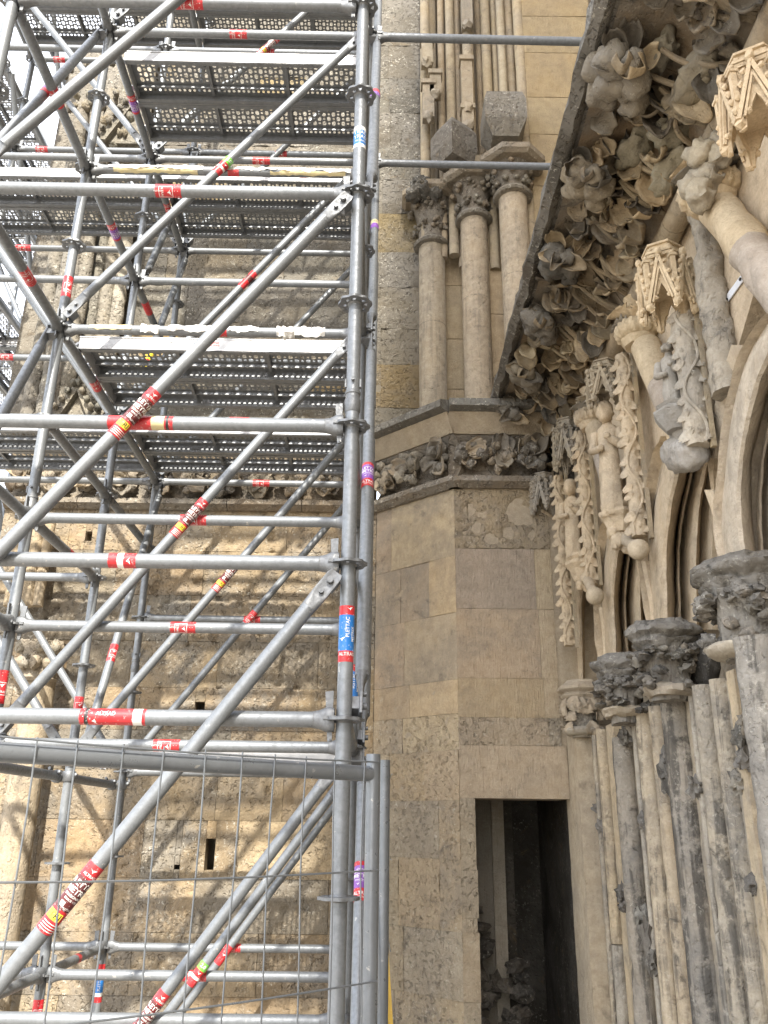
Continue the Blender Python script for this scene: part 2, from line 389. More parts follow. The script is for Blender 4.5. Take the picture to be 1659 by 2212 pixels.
# ---------------------------------------------------------------- stair turret with the narrow doorway
YD = 5.85
CX = atY(985, 1300, YD).x                    # arris between the canted face and the door face
CL = V((-0.06, 6.40, 0)); CRN = V((CX, YD, 0)); XR = 1.21
turret = thing('stair_turret', 'canted stone stair turret with a narrow dark doorway and carved string course', 'turret', (0.7, YD, GZ))
def zD(py, px=1080): return atY(px, py, YD).z
DX0, DX1, DZ = atY(1028, 1760, YD).x, 1.245, zD(1725)
rows_d = [DZ, zD(1610), zD(1550), zD(1465), zD(1315), zD(1185), zD(1052)]
random.seed(21)
PAL_D = [(0.40, .335, .25, .35), (.42, .345, .245, .3), (.385, .33, .26, .45), (.44, .36, .245, .35)]
crd = [(V(atY(px, py, YD)), r * .0034, d) for px, py, r, d in [(1030, 1140, 14, .03), (1060, 1160, 16, .035), (1120, 1110, 30, .05), (1010, 1100, 20, .03), (1095, 1150, 14, .03), (1000, 1150, 12, .02), (1150, 1155, 14, .03), (1045, 1110, 14, .025),
       (1110, 1555, 8, .02), (1090, 1570, 5, .012), (1080, 1545, 5, .01), (1135, 1590, 6, .01)]]
ud = V((1, 0, 0)); nd = V((0, -1, 0))
def dstone(x0, x1, z0, z1, col, rough=.0025, mat='smooth', **k):
    return stone_block(turret, V((x0 + .0008, YD, z0 + .0008)), ud, nd, x1 - x0 - .0016, z1 - z0 - .0016, mat, col, rough, crd, edge=.0026, **k)
XM = atY(1165, 1300, YD).x
dstone(CX, 1.24, rows_d[0], rows_d[1], (.44, .36, .26, .5), name='lintel', depth=.42)
dstone(CX, XM + .02, rows_d[1], rows_d[2], (.40, .33, .24, .5), .004, 'mid'); dstone(XM + .02, XR, rows_d[1], rows_d[2], (.37, .32, .24, .6), .006, 'mid')
dstone(CX, XM, rows_d[2], rows_d[3], (.42, .335, .22, .5)); dstone(XM, XR, rows_d[2], rows_d[3], (.44, .36, .25, .3))
dstone(CX, XM - .01, rows_d[3], rows_d[4], (.435, .345, .245, .55)); dstone(XM - .01, XR, rows_d[3], rows_d[4], (.45, .37, .26, .25))
dstone(CX, XM - .02, rows_d[4], rows_d[5], (.395, .325, .255, .6)); dstone(XM - .02, XR, rows_d[4], rows_d[5], (.46, .38, .26, .3))
dstone(CX, XR, rows_d[5], rows_d[6], (.36, .29, .19, .7), .014, 'mid', step=.025)
# jamb left of the door, one quoin above another
zj = [GZ, -1.45, -1.0, -.62, -.26, zD(1985), zD(1880), DZ]
zj = sorted(set(round(z, 3) for z in zj))
for a, b in zip(zj, zj[1:]):
    dstone(CX, DX0 + random.uniform(-.006, .006), a, b, jit((.40, .34, .25, .5)), .006, 'mid', depth=.4, step=.022)
# canted face
cu = (CRN - CL); CW = cu.length; cu.normalize(); cn = V((-cu.y, cu.x, 0)) * -1
if cn.y > 0: cn = -cn
random.seed(23)
rows_c = [GZ, -1.45, -1.0, -.62, -.2, .16, .48, .72, .95, 1.42, 1.84, 2.37]
crc = [(CL.lerp(CRN, random.random()) + V((0, 0, random.uniform(-1.2, 2.3))), random.uniform(.012, .03), .015) for i in range(26)]
PAL_C = [(0.46, .37, .255, .65), (.40, .325, .24, .75), (.49, .395, .26, .55)]
ashlar(turret, V((CL.x, CL.y, GZ)), cu, cn, CW, rows_c[:6], .36, 'mid', [(.40, .335, .235, .8), (.375, .32, .24, .85), (.42, .345, .24, .7)], crc, rough=.008)
ashlar(turret, V((CL.x, CL.y, rows_c[5])), cu, cn, CW, rows_c[5:8], .36, 'mid', PAL_C, crc, rough=.006)
ashlar(turret, V((CL.x, CL.y, rows_c[7])), cu, cn, CW, rows_c[7:], .42, 'smooth', PAL_C, crc, rough=.003)
# solid core behind the faces (leaves the doorway open)
mb = MB()
zt = 2.36
mb.prism([(CL.x + .006, CL.y + .009, GZ), (CRN.x + .003, CRN.y + .009, GZ), (DX0 - .012, YD + .009, GZ), (DX0 - .012, 6.35, GZ), (CL.x + .03, 6.9, GZ)], (0, 0, zt - GZ))
mb.box(((DX0 + 1.6) / 2, YD + .200, (DZ + zt) / 2 + .006), ((1.6 - DX0) / 2, 0, 0), (0, .19, 0), (0, 0, (zt - DZ) / 2 - .01))
mb.build('turret_core', 'mortar', turret, color=(.44, .37, .27, .4))
# passage inside: pier on the left, walls coloured near black as shade, roof over the right part only
mb = MB()
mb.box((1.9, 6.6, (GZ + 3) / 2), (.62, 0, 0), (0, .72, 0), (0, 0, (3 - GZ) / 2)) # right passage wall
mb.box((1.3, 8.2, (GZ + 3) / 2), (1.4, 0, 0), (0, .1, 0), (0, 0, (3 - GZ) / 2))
mb.box((1.27, 7.1, .62), (.36, 0, 0), (0, .98, 0), (0, 0, .3)); mb.box((.955, 7.5, (GZ + 1) / 2), (.045, 0, 0), (0, .66, 0), (0, 0, (1 - GZ) / 2))  # roof and partition added to keep light off the right part
mb.build('passage_shade_wall', 'rough', turret, color=(.045, .04, .032, .3))
random.seed(4)
for r_ in range(7):
    z0 = GZ + r_ * .36
    stone_block(turret, (.66, 6.75, z0), (1, 0, 0), (0, -1, 0), .17, .359, 'smooth', jit((.20, .185, .155, .5), .03), .002)
    stone_block(turret, (.8305, 6.72, z0), (1, 0, 0), (0, -1, 0), .09, .359, 'smooth', jit((.34, .31, .255, .4), .03), .002)
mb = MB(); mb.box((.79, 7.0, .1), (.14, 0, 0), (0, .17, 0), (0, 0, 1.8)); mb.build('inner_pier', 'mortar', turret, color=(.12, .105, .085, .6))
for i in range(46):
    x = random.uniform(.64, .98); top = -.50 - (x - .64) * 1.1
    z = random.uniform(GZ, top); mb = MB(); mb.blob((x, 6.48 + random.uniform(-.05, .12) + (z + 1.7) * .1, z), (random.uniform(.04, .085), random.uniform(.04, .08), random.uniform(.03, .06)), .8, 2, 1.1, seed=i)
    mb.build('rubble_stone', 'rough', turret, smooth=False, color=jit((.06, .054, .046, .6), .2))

# ---------------------------------------------------------------- leaf shapes shared by all the carving
def leaf_mesh(name, mat, seed, lobes=3, cup=.28, curl=.7, wid=.46, thick=.07, stem=.0, knob=0.0, nu=8, nv=12):
    """leaf of unit length along +y, face towards +z, tip curling to -z"""
    rnd = random.Random(seed); vs, fs = [], []
    ph = rnd.uniform(0, 6)
    for side in (1, -1):
        for j in range(nv + 1):
            v = j / nv
            base = math.sin(PI * min(1, v ** .8 * .97 + .02)) ** .62
            w = wid * base * (1 + .20 * math.sin(lobes * PI * 2 * v + ph)) + .02
            for i in range(nu + 1):
                u = -1 + 2 * i / nu
                x = u * w; y = v
                z = cup * (u * u) * base + .10 * math.sin(lobes * PI * 2 * v + ph) * u * u - .06 * math.cos(u * PI * 2.0) * base
                bend = curl * v * v
                z += -bend * .55; y = v - .22 * bend * v
                z += .05 * noise.noise((u * 1.6 + seed, v * 2.5, seed * .37))
                x += .05 * noise.noise((v * 2.7, seed * 1.3, u))
                if knob: z += knob * math.exp(-((u) ** 2 * 4 + (v - .72) ** 2 * 18))
                t = thick * (1 - .5 * abs(u)) * .5
                vs.append((x, y, z + side * t))
    W1 = nu + 1; O = W1 * (nv + 1)
    for j in range(nv):
        for i in range(nu):
            a = j * W1 + i
            fs.append((a, a + 1, a + W1 + 1, a + W1)); fs.append((O + a, O + a + W1, O + a + W1 + 1, O + a + 1))
    rim = [i for i in range(W1)] + [j * W1 + nu for j in range(1, nv + 1)] + [nv * W1 + i for i in range(nu - 1, -1, -1)] + [j * W1 for j in range(nv - 1, 0, -1)]
    for k in range(len(rim)):
        a, b = rim[k], rim[(k + 1) % len(rim)]; fs.append((b, a, O + a, O + b))
    me = bpy.data.meshes.new(name); me.from_pydata(vs, [], fs); me.materials.append(M[mat])
    me.polygons.foreach_set('use_smooth', [True] * len(me.polygons)); me.update()
    return me
def shell_mesh(name, mat, seed, cup=.34, curl=.3, wid=.40, thick=.075, sway=.12, nu=9, nv=13):
    """rounded undercut leaf like an open shell, hollow side towards +z, unit length along +y"""
    rnd = random.Random(seed); vs, fs = [], []; ph = rnd.uniform(0, 6)
    for side in (1, -1):
        for j in range(nv + 1):
            v = j / nv; a = (v - .54) / .56
            w = wid * max(.10, (1 - abs(a) ** 2.3)) ** .55 * (1 + .07 * math.sin(9 * v + ph))
            for i in range(nu + 1):
                u = -1 + 2 * i / nu
                x = u * w + sway * math.sin(3.2 * v + ph); y = v + .05 * math.sin(5 * u + ph)
                z = cup * wid * (u * u * 1.5 - .5) + curl * (v - .45) ** 2 * 1.6 * (1 if ph < 4 else -.8) + .05 * noise.noise((u * 1.4 + seed, v * 2.2, seed * .37))
                rim = max(0, abs(u) - .72) / .28
                vs.append((x, y, z + side * thick * .5 * (.75 + .7 * rim)))
    W1 = nu + 1; O = W1 * (nv + 1)
    for j in range(nv):
        for i in range(nu):
            a = j * W1 + i
            fs.append((a, a + 1, a + W1 + 1, a + W1)); fs.append((O + a, O + a + W1, O + a + W1 + 1, O + a + 1))
    rim = [i for i in range(W1)] + [j * W1 + nu for j in range(1, nv + 1)] + [nv * W1 + i for i in range(nu - 1, -1, -1)] + [j * W1 for j in range(nv - 1, 0, -1)]
    for k in range(len(rim)):
        a, b = rim[k], rim[(k + 1) % len(rim)]; fs.append((b, a, O + a, O + b))
    me = bpy.data.meshes.new(name); me.from_pydata(vs, [], fs); me.materials.append(M[mat])
    me.polygons.foreach_set('use_smooth', [True] * len(me.polygons)); me.update()
    return me
BIG = [shell_mesh('big_leaf', 'carve', i, .30 + .12 * (i % 3), .08 + .12 * (i % 4), .40 + .035 * (i % 3), .11, .04) for i in range(7)]
CUP = [shell_mesh('cupped_leaf', 'carve', 20 + i, .75, .8, .42, .09, .05) for i in range(3)]
SML = [leaf_mesh('vine_leaf', 'portal', 40 + i, 4, .3, .9, .55, .12, nu=6, nv=9) for i in range(4)]
def orient(loc, y, z, s, sx=1.0, sz=1.0):
    y = V(y).normalized(); z = V(z); z = (z - y * z.dot(y)).normalized(); x = y.cross(z)
    return Matrix(((x.x * s * sx, y.x * s, z.x * s * sz, loc[0]), (x.y * s * sx, y.y * s, z.y * s * sz, loc[1]), (x.z * s * sx, y.z * s, z.z * s * sz, loc[2]), (0, 0, 0, 1)))
def leaf(parent, meshes, loc, y, z, s, color, name='leaf', sx=1.0, sz=1.0):
    return link(name, random.choice(meshes), parent, color=color, mat=orient(loc, y, z, s, sx, sz))

# ---------------------------------------------------------------- string course: weathered coping, plain band, leaf frieze
random.seed(31)
ZC0, ZC1, ZC2, ZC3 = 2.38, 2.80, 2.98, 3.06
def course(parent, A, B, n, extA=0, extB=0):
    A, B, n = V(A), V(B), V(n); u = (B - A).normalized(); L = (B - A).length
    segs = max(1, round(L / .55))
    for i in range(segs):
        a, b = A + u * (L * i / segs - (extA if i == 0 else 0)), A + u * (L * (i + 1) / segs + (extB if i == segs - 1 else 0))
        a = a + u * .003; b = b - u * .003
        prof = [(.30, ZC3 + .10), (-.20, ZC2 + .03), (-.205, ZC2 - .03), (-.15, ZC2 - .045), (.30, ZC2 - .05)]
        mb = MB(); mb.prism([a + n * (-q[0]) + V((0, 0, q[1])) for q in prof], b - a)
        mb.build('coping_stone', 'rough', parent, color=jit((.20, .195, .175, .9)), ang=30)
        prof = [(.30, ZC2 - .055), (-.135, ZC2 - .05), (-.10, ZC1 + .06), (-.06, ZC1 - .02), (.3, ZC1 - .02)]
        mb = MB(); mb.prism([a + n * (-q[0]) + V((0, 0, q[1])) for q in prof], b - a)
        mb.build('cornice_band', 'smooth', parent, color=jit((.45, .37, .26, .35)), ang=30)
        prof = [(.30, ZC1 - .025), (-.05, ZC1 - .025), (.02, ZC1 - .10), (.035, ZC0 + .14), (-.01, ZC0 + .07), (-.075, ZC0 + .055), (-.085, ZC0 + .01), (-.03, ZC0 - .025), (.3, ZC0 - .025)]
        mb = MB(); mb.prism([a + n * (-q[0]) + V((0, 0, q[1])) for q in prof], b - a)
        mb.build('frieze_bed', 'rough', parent, color=jit((.25, .205, .15, .85)), ang=30)
    k = max(1, round(L / .27))
    for i in range(k):
        c = A + u * (L * (i + .5) / k) + n * .03 + V((0, 0, (ZC0 + ZC1) / 2 + .02))
        col = jit((.42, .345, .245, .8), .2); dk = jit((.17, .145, .115, .9), .2)
        mb = MB()
        for q in range(7):
            an = q / 7 * 2 * PI + random.uniform(-.3, .3); rr = random.uniform(.05, .10)
            mb.blob(c + u * (math.cos(an) * rr) + V((0, 0, math.sin(an) * rr * 1.15)) + n * random.uniform(.0, .055), (random.uniform(.03, .055),) * 3, .55, 2, 1.3, seed=i * 9 + q)
        mb.build('carved_sprig', 'rough', parent, color=random.choice([col, col, dk]), ang=70)
        for q in range(4):
            an = random.uniform(0, 2 * PI); d = u * math.cos(an) + V((0, 0, math.sin(an)))
            leaf(parent, BIG, c + n * random.uniform(.0, .03), d + n * .35, n + d * .2, random.uniform(.12, .17), jit(random.choice([(.46, .38, .27, .7), (.41, .335, .235, .8), (.22, .19, .15, .9)]), .15), 'carved_leaf')
wl_course = course(wall, (XW0, YW, 0), (CL.x, YW, 0), (0, -1, 0))
course(turret, CL, CRN, cn, 0, .05)
course(turret, CRN, V((XR, YD, 0)), (0, -1, 0), .04, 0)

# ---------------------------------------------------------------- recessed bay above: three colonnettes, blocks and mouldings
bay = thing('colonnette_bay', 'recessed bay with three slender colonnettes and leafy capitals above the string course', 'colonnettes', (.7, 6.5, 3.1))
random.seed(37)
def drum_shaft(parent, base, r, z0, z1, color, mat='shaft', seg=22, rough=.004, name='shaft', step=.09, er=None, label=None):
    n = max(3, int((z1 - z0) / step)); path = [V((base[0], base[1], z0 + (z1 - z0) * i / n)) for i in range(n + 1)]
    def fn(q, d):
        e = rough * (fbm(q, 7, 3) + .5 * fbm(q, 22, 2))
        if er:
            for (cp, cr_, cd) in er:
                dd = (q - cp).length / cr_ * (1 + .5 * noise.noise(q * 18))
                if dd < 1: e -= cd * (1 - dd * dd)
        return q + d * e
    mb = MB(); mb.tube(path, r, seg, True, fn)
    return mb.build(name, mat, parent, color=color, label=label)
BK = 6.9
for (px, py, Y, rpx, cap_t, cap_b) in [(934, 690, 6.55, 29, 432, 538), (1029, 660, 6.35, 30, 397, 482), (1112, 520, 6.12, 31, 358, 432)]:
    p = atY(px, py, Y); dist = p.dot(_F); r = rpx / FPX * dist
    zt0, zb = atY(px, cap_b, Y).z, 3.10
    zt1 = atY(px, cap_t, Y - .08).z
    drum_shaft(bay, (p.x, p.y), r, zb + .12, zt0, jit((.47, .395, .29, .35)), 'shaft', rough=.002)
    for zj_ in (zt0 - .85,):
        mb = MB(); mb.lathe((p.x, p.y, zj_), [(r * 1.0, -.004), (r * 1.012, 0), (r * 1.0, .004)], 20); mb.build('joint_ring', 'mortar', bay, color=(.3, .26, .2, .3))
    mb = MB(); mb.lathe((p.x, p.y, zt0), [(r * .98, -.01), (r * 1.32, .0), (r * 1.42, .022), (r * 1.3, .045), (r, .05)], 22); mb.build('astragal', 'rough', bay, color=(.28, .25, .2, .8))
    mb = MB(); mb.lathe((p.x, p.y, zt0 + .04), [(r * 1.0, 0), (r * 1.02, (zt1 - zt0) * .4), (r * 1.45, (zt1 - zt0) * .8), (r * 1.7, zt1 - zt0 - .04)], 20); mb.build('capital_bell', 'rough', bay, color=(.24, .21, .17, .8))
    for ring_, (zz, rr, cnt) in enumerate([(.40, 1.12, 9), (.78, 1.5, 9)]):
        for k in range(cnt):
            a = 2 * PI * (k + .5 * ring_) / cnt
            d = V((math.cos(a), math.sin(a), 0))
            if d.y > .5: continue
            c = V((p.x, p.y, zt0 + (zt1 - zt0) * zz)) + d * r * rr
            mb = MB()
            for q in range(5):
                mb.blob(c + V((random.uniform(-.03, .03), random.uniform(-.03, .03), random.uniform(-.03, .04))), random.uniform(.016, .028), .5, 2, 1.3, seed=q + k * 3)
            mb.build('capital_leaf', 'rough', bay, color=jit((.24, .205, .155, .8), .25), ang=70)
    s_ = r * 1.75
    mb = MB(); mb.lathe((p.x, p.y, zt1), [(s_ * 1.25, -.01), (s_ * 1.42, .02), (s_ * 1.42, .075), (s_ * 1.3, .09)], 8, a0=PI / 8); mb.build('abacus', 'rough', bay, color=jit((.33, .28, .21, .7)), smooth=False)
    mb = MB(); mb.lathe((p.x, p.y, zb), [(r * 1.75, 0), (r * 1.75, .03), (r * 1.6, .06), (r * 1.62, .09), (r * 1.2, .115), (r * 1.28, .145), (r * 1.0, .165)], 22); mb.build('shaft_base', 'rough', bay, color=(.2, .19, .165, .9))
# wall strips between and behind the colonnettes
random.seed(38)
def strip(px0, px1, Y, z0, z1, col, py=300, depth=.1, mat='smooth', rows=5, name='stone'):
    x0, x1 = atY(px0, py, Y).x, atY(px1, py, Y).x
    zs = [z0 + (z1 - z0) * i / rows + (random.uniform(-.06, .06) if 0 < i < rows else 0) for i in range(rows + 1)]
    for a, b in zip(zs, zs[1:]):
        stone_block(bay, (x0 + .002, Y, a + .003), (1, 0, 0), (0, -1, 0), x1 - x0 - .004, b - a - .006, mat, jit(col, .07), .003, depth=depth)
strip(950, 1010, 6.62, 3.06, 5.2, (.45, .365, .24, .35), 650, rows=4)
strip(1052, 1100, 6.40, 3.06, 5.4, (.47, .37, .24, .35), 650, rows=4)
strip(880, 960, 6.70, 3.06, 5.2, (.38, .32, .23, .6), 650, rows=4)
YP = 6.16
strip(1138, 1290, YP, 4.0, 10.0, (.42, .325, .19, .3), 200, rows=12, depth=.3)
strip(1140, 1175, YP - .02, 3.06, 4.0, (.42, .34, .22, .4), 600, rows=2, depth=.3)
mb = MB(); mb.box((.75, BK + .4, 6.5), (.62, 0, 0), (0, .38, 0), (0, 0, 3.5)); mb.box((1.6, 6.5, 6.5), (.55, 0, 0), (0, .1, 0), (0, 0, 3.5)); mb.build('bay_core', 'mortar', bay, color=(.33, .27, .19, .5))
# vertical mouldings
for (px, Y, r, col, z0) in [(918, 6.5, .05, (.42, .35, .24, .5), 5.0), (934, 6.62, .04, (.36, .29, .19, .5), 5.0), (953, 6.5, .034, (.44, .36, .25, .4), 4.9), (973, 6.46, .045, (.46, .38, .26, .4), 4.9), (988, 6.5, .03, (.40, .32, .22, .4), 4.8), (1012, 6.40, .055, (.46, .39, .28, .4), 4.9),
                         (1036, 6.5, .035, (.40, .32, .21, .4), 4.6), (1052, 6.40, .05, (.46, .37, .24, .4), 4.7), (1070, 6.42, .03, (.42, .34, .22, .4), 4.6), (1086, 6.32, .042, (.47, .39, .27, .35), 4.6), (1103, 6.38, .05, (.43, .35, .24, .4), 4.6), (1126, 6.22, .055, (.47, .38, .25, .4), 4.2), (1143, 6.25, .03, (.42, .33, .2, .4), 4.2)]:
    p = atY(px, 150, Y); drum_shaft(bay, (p.x, p.y), r, z0, 10.0, jit(col, .06), 'portal', 14, .0025, 'moulding', .2)
# impost blocks and the little brackets on the mouldings
def chamfer_block(name, c, yaw, sx, sy, sz, cut, col, top=0.75):
    R = Matrix.Rotation(yaw, 3, 'Z'); mb = MB(); vs = []
    for (k, z) in ((cut, -1), (1, -cut * .55), (1, .55), (top, 1)):
        for i, j in ((-1, -1), (1, -1), (1, 1), (-1, 1)):
            vs.append(V(c) + R @ V((i * sx * k, j * sy * k, z * sz)))
    fs = [(0, 3, 2, 1), (12, 13, 14, 15)]
    for l in range(3):
        for k in range(4): a, b = l * 4 + k, l * 4 + (k + 1) % 4; fs.append((a, b, b + 4, a + 4))
    mb.add(vs, fs); o = mb.build(name, 'rough', bay, smooth=False, color=col)
    return o
c1 = atY(980, 318, 6.3); c2 = atY(1087, 268, 6.08)
chamfer_block('impost_block', c1, .62, .155, .155, .22, .80, (.21, .19, .16, .8), .7)
chamfer_block('impost_block', c2, .0, .19, .17, .24, .62, (.26, .235, .19, .75), .86)
c3 = atY(1005, 370, 6.36); mb = MB(); mb.prism([c3 + V((-.2, -.1, .1)), c3 + V((.2, -.1, .1)), c3 + V((.14, -.02, -.1)), c3 + V((-.1, -.02, -.1))], (0, .3, 0)); mb.build('impost_slab', 'smooth', bay, color=(.38, .32, .23, .5))
for px, py, h in [(1008, 28, .22), (1008, 190, .3), (925, 225, .2), (922, 120, .14), (1010, 262, .1), (940, 190, .12)]:
    c = atY(px, py, 6.33); mb = MB()
    mb.box(c, (.055, 0, 0), (0, .05, 0), (0, 0, h)); mb.box(c + V((0, -.01, h + .03)), (.07, 0, 0), (0, .06, 0), (0, 0, .025)); mb.blob(c + V((0, -.05, -h)), (.05, .04, .06), .5, 2)
    mb.build('bracket', 'portal', bay, color=jit((.40, .34, .25, .6)), ang=30)
# broken beast on the first capital
c = atY(912, 412, 6.38); mb = MB()
for d, r in [((0, 0, 0), .12), ((.1, 0, -.03), .09), ((-.08, -.02, -.06), .08), ((.13, -.05, -.07), .05), ((-.03, -.05, .04), .07)]:
    mb.blob(c + V(d), r, .4, 3, 1.3)
mb.build('broken_beast', 'rough', bay, color=(.10, .095, .085, .9), ang=80, label='dark crumbling carved beast crouching above a capital')
# ---------------------------------------------------------------- church front running towards the viewer on the right
front = thing('portal_arcade', 'pale carved blind arcade of cusped arches, statues and battered shafts along the church front', 'arcade', (1.5, 4.5, GZ))
XF = 1.64
mb = MB(); mb.box((XF + 3, (6.3 - 12) / 2, 2.2), (2.99, 0, 0), (0, 9.1, 0), (0, 0, 3.95)); mb.build('front_wall', 'portal', front, color=(.45, .39, .3, .5))
mb = MB(); mb.box((6, -20, 19.3), (3.7, 0, 0), (0, 26.3, 0), (0, 0, 13.14)); mb.build('upper_front_shade_mass', 'rough', front, color=(.42, .36, .27, .6))  # out-of-view mass, height and length set for the shadow it casts
random.seed(51)
# ---- foliage cornice
corn = thing('foliage_cornice', 'deep overhanging stone cornice filled with big undercut leaves above the arcade', 'cornice', (1.1, 4, 2.9))
Y0c, Y1c = 5.93, 1.3
ys = [Y0c]
while ys[-1] > Y1c: ys.append(ys[-1] - random.uniform(.55, .8))
for ya, yb in zip(ys, ys[1:]):
    n_ = 8; prof = [(1.66, 3.16), (.86, 3.13), (.815, 3.12), (.80, 3.05), (.845, 3.02), (.875, 3.035), (.89, 3.06), (1.66, 3.06)]
    vs = []; fs = []; L = len(prof)
    for k in range(n_ + 1):
        y = ya - .003 + (yb - ya + .006) * k / n_
        for i, (x, z) in enumerate(prof):
            e = (.014 if i in (1, 2, 3, 4) else 0.0)
            vs.append((x + e * (fbm((x, y, z), 9, 3) + .7 * fbm((x, y, z + 4), 25, 2)), y, z + e * fbm((x + 3, y, z), 11, 3)))
    for k in range(n_):
        for i in range(L): a, b = k * L + i, k * L + (i + 1) % L; fs.append((b, a, a + L, b + L))
    fs += [tuple(range(L)), tuple(n_ * L + i for i in range(L))[::-1]]
    mb = MB(); mb.add(vs, fs); mb.build('coping_slab', 'rough', corn, color=jit((.13, .122, .108, .95), .15), ang=45)
    prof = [(.905, 3.055), (.93, 3.05), (1.02, 3.055), (1.12, 3.03), (1.20, 2.98), (1.26, 2.9), (1.30, 2.82), (1.335, 2.76)]
    mb = MB(); L = len(prof); vs = []; fs = []
    for k in range(n_ + 1):
        y = ya - .002 + (yb - ya + .004) * k / n_
        for i, (x, z) in enumerate(prof): vs.append((x, y, z + .008 * fbm((x, y, z), 8, 3)))
        vs.append((1.66, y, 2.74)); vs.append((1.66, y, 3.055))
    L += 2
    for k in range(n_):
        for i in range(L): a, b = k * L + i, k * L + (i + 1) % L; fs.append((b, a, a + L, b + L))
    fs += [tuple(range(L)), tuple(n_ * L + i for i in range(L))[::-1]]
    mb.add(vs, fs); mb.build('hollow_moulding', 'carve', corn, color=jit((.24, .18, .115, .9), .1), ang=45)
ZR = 2.70
for ya, yb in zip(ys, ys[1:]):
    mb = MB(); n_ = 10
    mb.tube([(1.365, ya - .002 + (yb - ya + .004) * k / n_, ZR) for k in range(n_ + 1)], .058, 20, True, lambda q, d: q + d * .004 * fbm(q, 8, 3)); mb.build('roll_moulding', 'portal', corn, color=jit((.42, .345, .24, .35), .06))
def cav(q):
    pts = [(.90, 3.04), (1.02, 3.05), (1.12, 3.03), (1.20, 2.98), (1.26, 2.9), (1.30, 2.82), (1.335, 2.76)]
    s = q * (len(pts) - 1); i = min(int(s), len(pts) - 2); f = s - i
    return pts[i][0] * (1 - f) + pts[i + 1][0] * f, pts[i][1] * (1 - f) + pts[i + 1][1] * f
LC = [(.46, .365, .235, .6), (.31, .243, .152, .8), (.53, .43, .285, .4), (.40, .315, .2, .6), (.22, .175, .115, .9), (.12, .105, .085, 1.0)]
PER = .62
kk = 0
Yc = 5.80
while Yc > 1.5:
    bare = abs(Yc - 2.85) < .3            # the stretch where the carving has broken away
    # projecting crocket by the slab edge
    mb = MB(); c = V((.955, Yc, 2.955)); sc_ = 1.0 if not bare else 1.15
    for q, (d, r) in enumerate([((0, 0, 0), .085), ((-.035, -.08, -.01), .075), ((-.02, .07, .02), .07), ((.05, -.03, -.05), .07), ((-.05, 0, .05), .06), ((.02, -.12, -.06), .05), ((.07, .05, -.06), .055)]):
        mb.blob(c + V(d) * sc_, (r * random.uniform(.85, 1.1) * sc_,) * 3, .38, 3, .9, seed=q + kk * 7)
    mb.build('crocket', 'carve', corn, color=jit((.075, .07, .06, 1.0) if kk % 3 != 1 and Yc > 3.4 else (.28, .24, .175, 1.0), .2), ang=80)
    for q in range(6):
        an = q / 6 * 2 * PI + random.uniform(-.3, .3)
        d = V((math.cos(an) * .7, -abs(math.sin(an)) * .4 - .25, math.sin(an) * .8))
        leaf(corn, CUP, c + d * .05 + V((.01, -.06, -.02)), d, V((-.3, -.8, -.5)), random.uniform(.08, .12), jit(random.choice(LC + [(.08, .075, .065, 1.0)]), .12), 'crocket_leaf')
    # leaves lining the hollow
    for q, dy in [((k_ + random.uniform(.1, .9)) / 28 * .86 + .12, random.uniform(-.33, .33)) for k_ in range(28)]:
        if bare and q > .15 and random.random() < .55: continue
        x, z = cav(min(1, max(0, q + random.uniform(-.05, .05)))); y = Yc + dy * PER / .62 + random.uniform(-.05, .05)
        off = V((-.45 - .4 * q, -.25, -.75 + .3 * q)).normalized()
        p = V((x, y, z)) + off * random.uniform(.02, .11)
        tip = V((.12 + random.uniform(-.4, .4), -.3 + random.uniform(-.3, .3), -.8 + random.uniform(-.25, .35)))
        nrm = V((-.5 + random.uniform(-.35, .35), -.75 + random.uniform(-.25, .25), -.40 + random.uniform(-.3, .3)))
        s = random.uniform(.10, .165)
        leaf(corn, random.choice([BIG, BIG, BIG, BIG, CUP]), p - tip.normalized() * s * .5, tip, nrm, s, jit(random.choice(LC), .13), 'leaf')
    for q in range(7):                   # stalks
        y = Yc + random.uniform(-.3, .3); a = V((1.33, y + random.uniform(-.02, .02), 2.775)); q1 = random.uniform(.3, .7); x, z = cav(q1)
        b = V((x, y + random.uniform(-.1, .1), z)) + V((-.05, -.03, -.07)); m_ = a.lerp(b, .5) + V((-.05, 0, -.03))
        pts = [a * ((1 - t) ** 2) + m_ * (2 * t * (1 - t)) + b * t * t for t in [i / 6 for i in range(7)]]
        mb = MB(); mb.tube(pts, [.014 - .003 * i / 6 for i in range(7)], 7); mb.build('stalk', 'carve', corn, color=jit((.36, .29, .19, .6), .1))
    Yc -= PER; kk += 1
# broken rubble bed in the bare stretch
for i in range(7):
    x, z = cav(random.uniform(.25, .9)); mb = MB(); mb.blob((x - .03, 2.85 + random.uniform(-.3, .3), z - .03), (random.uniform(.05, .1), random.uniform(.08, .15), .05), .5, 3, 1.2, seed=i)
    mb.build('broken_carving', 'carve', corn, color=jit((.33, .285, .2, .8), .15), ang=80)

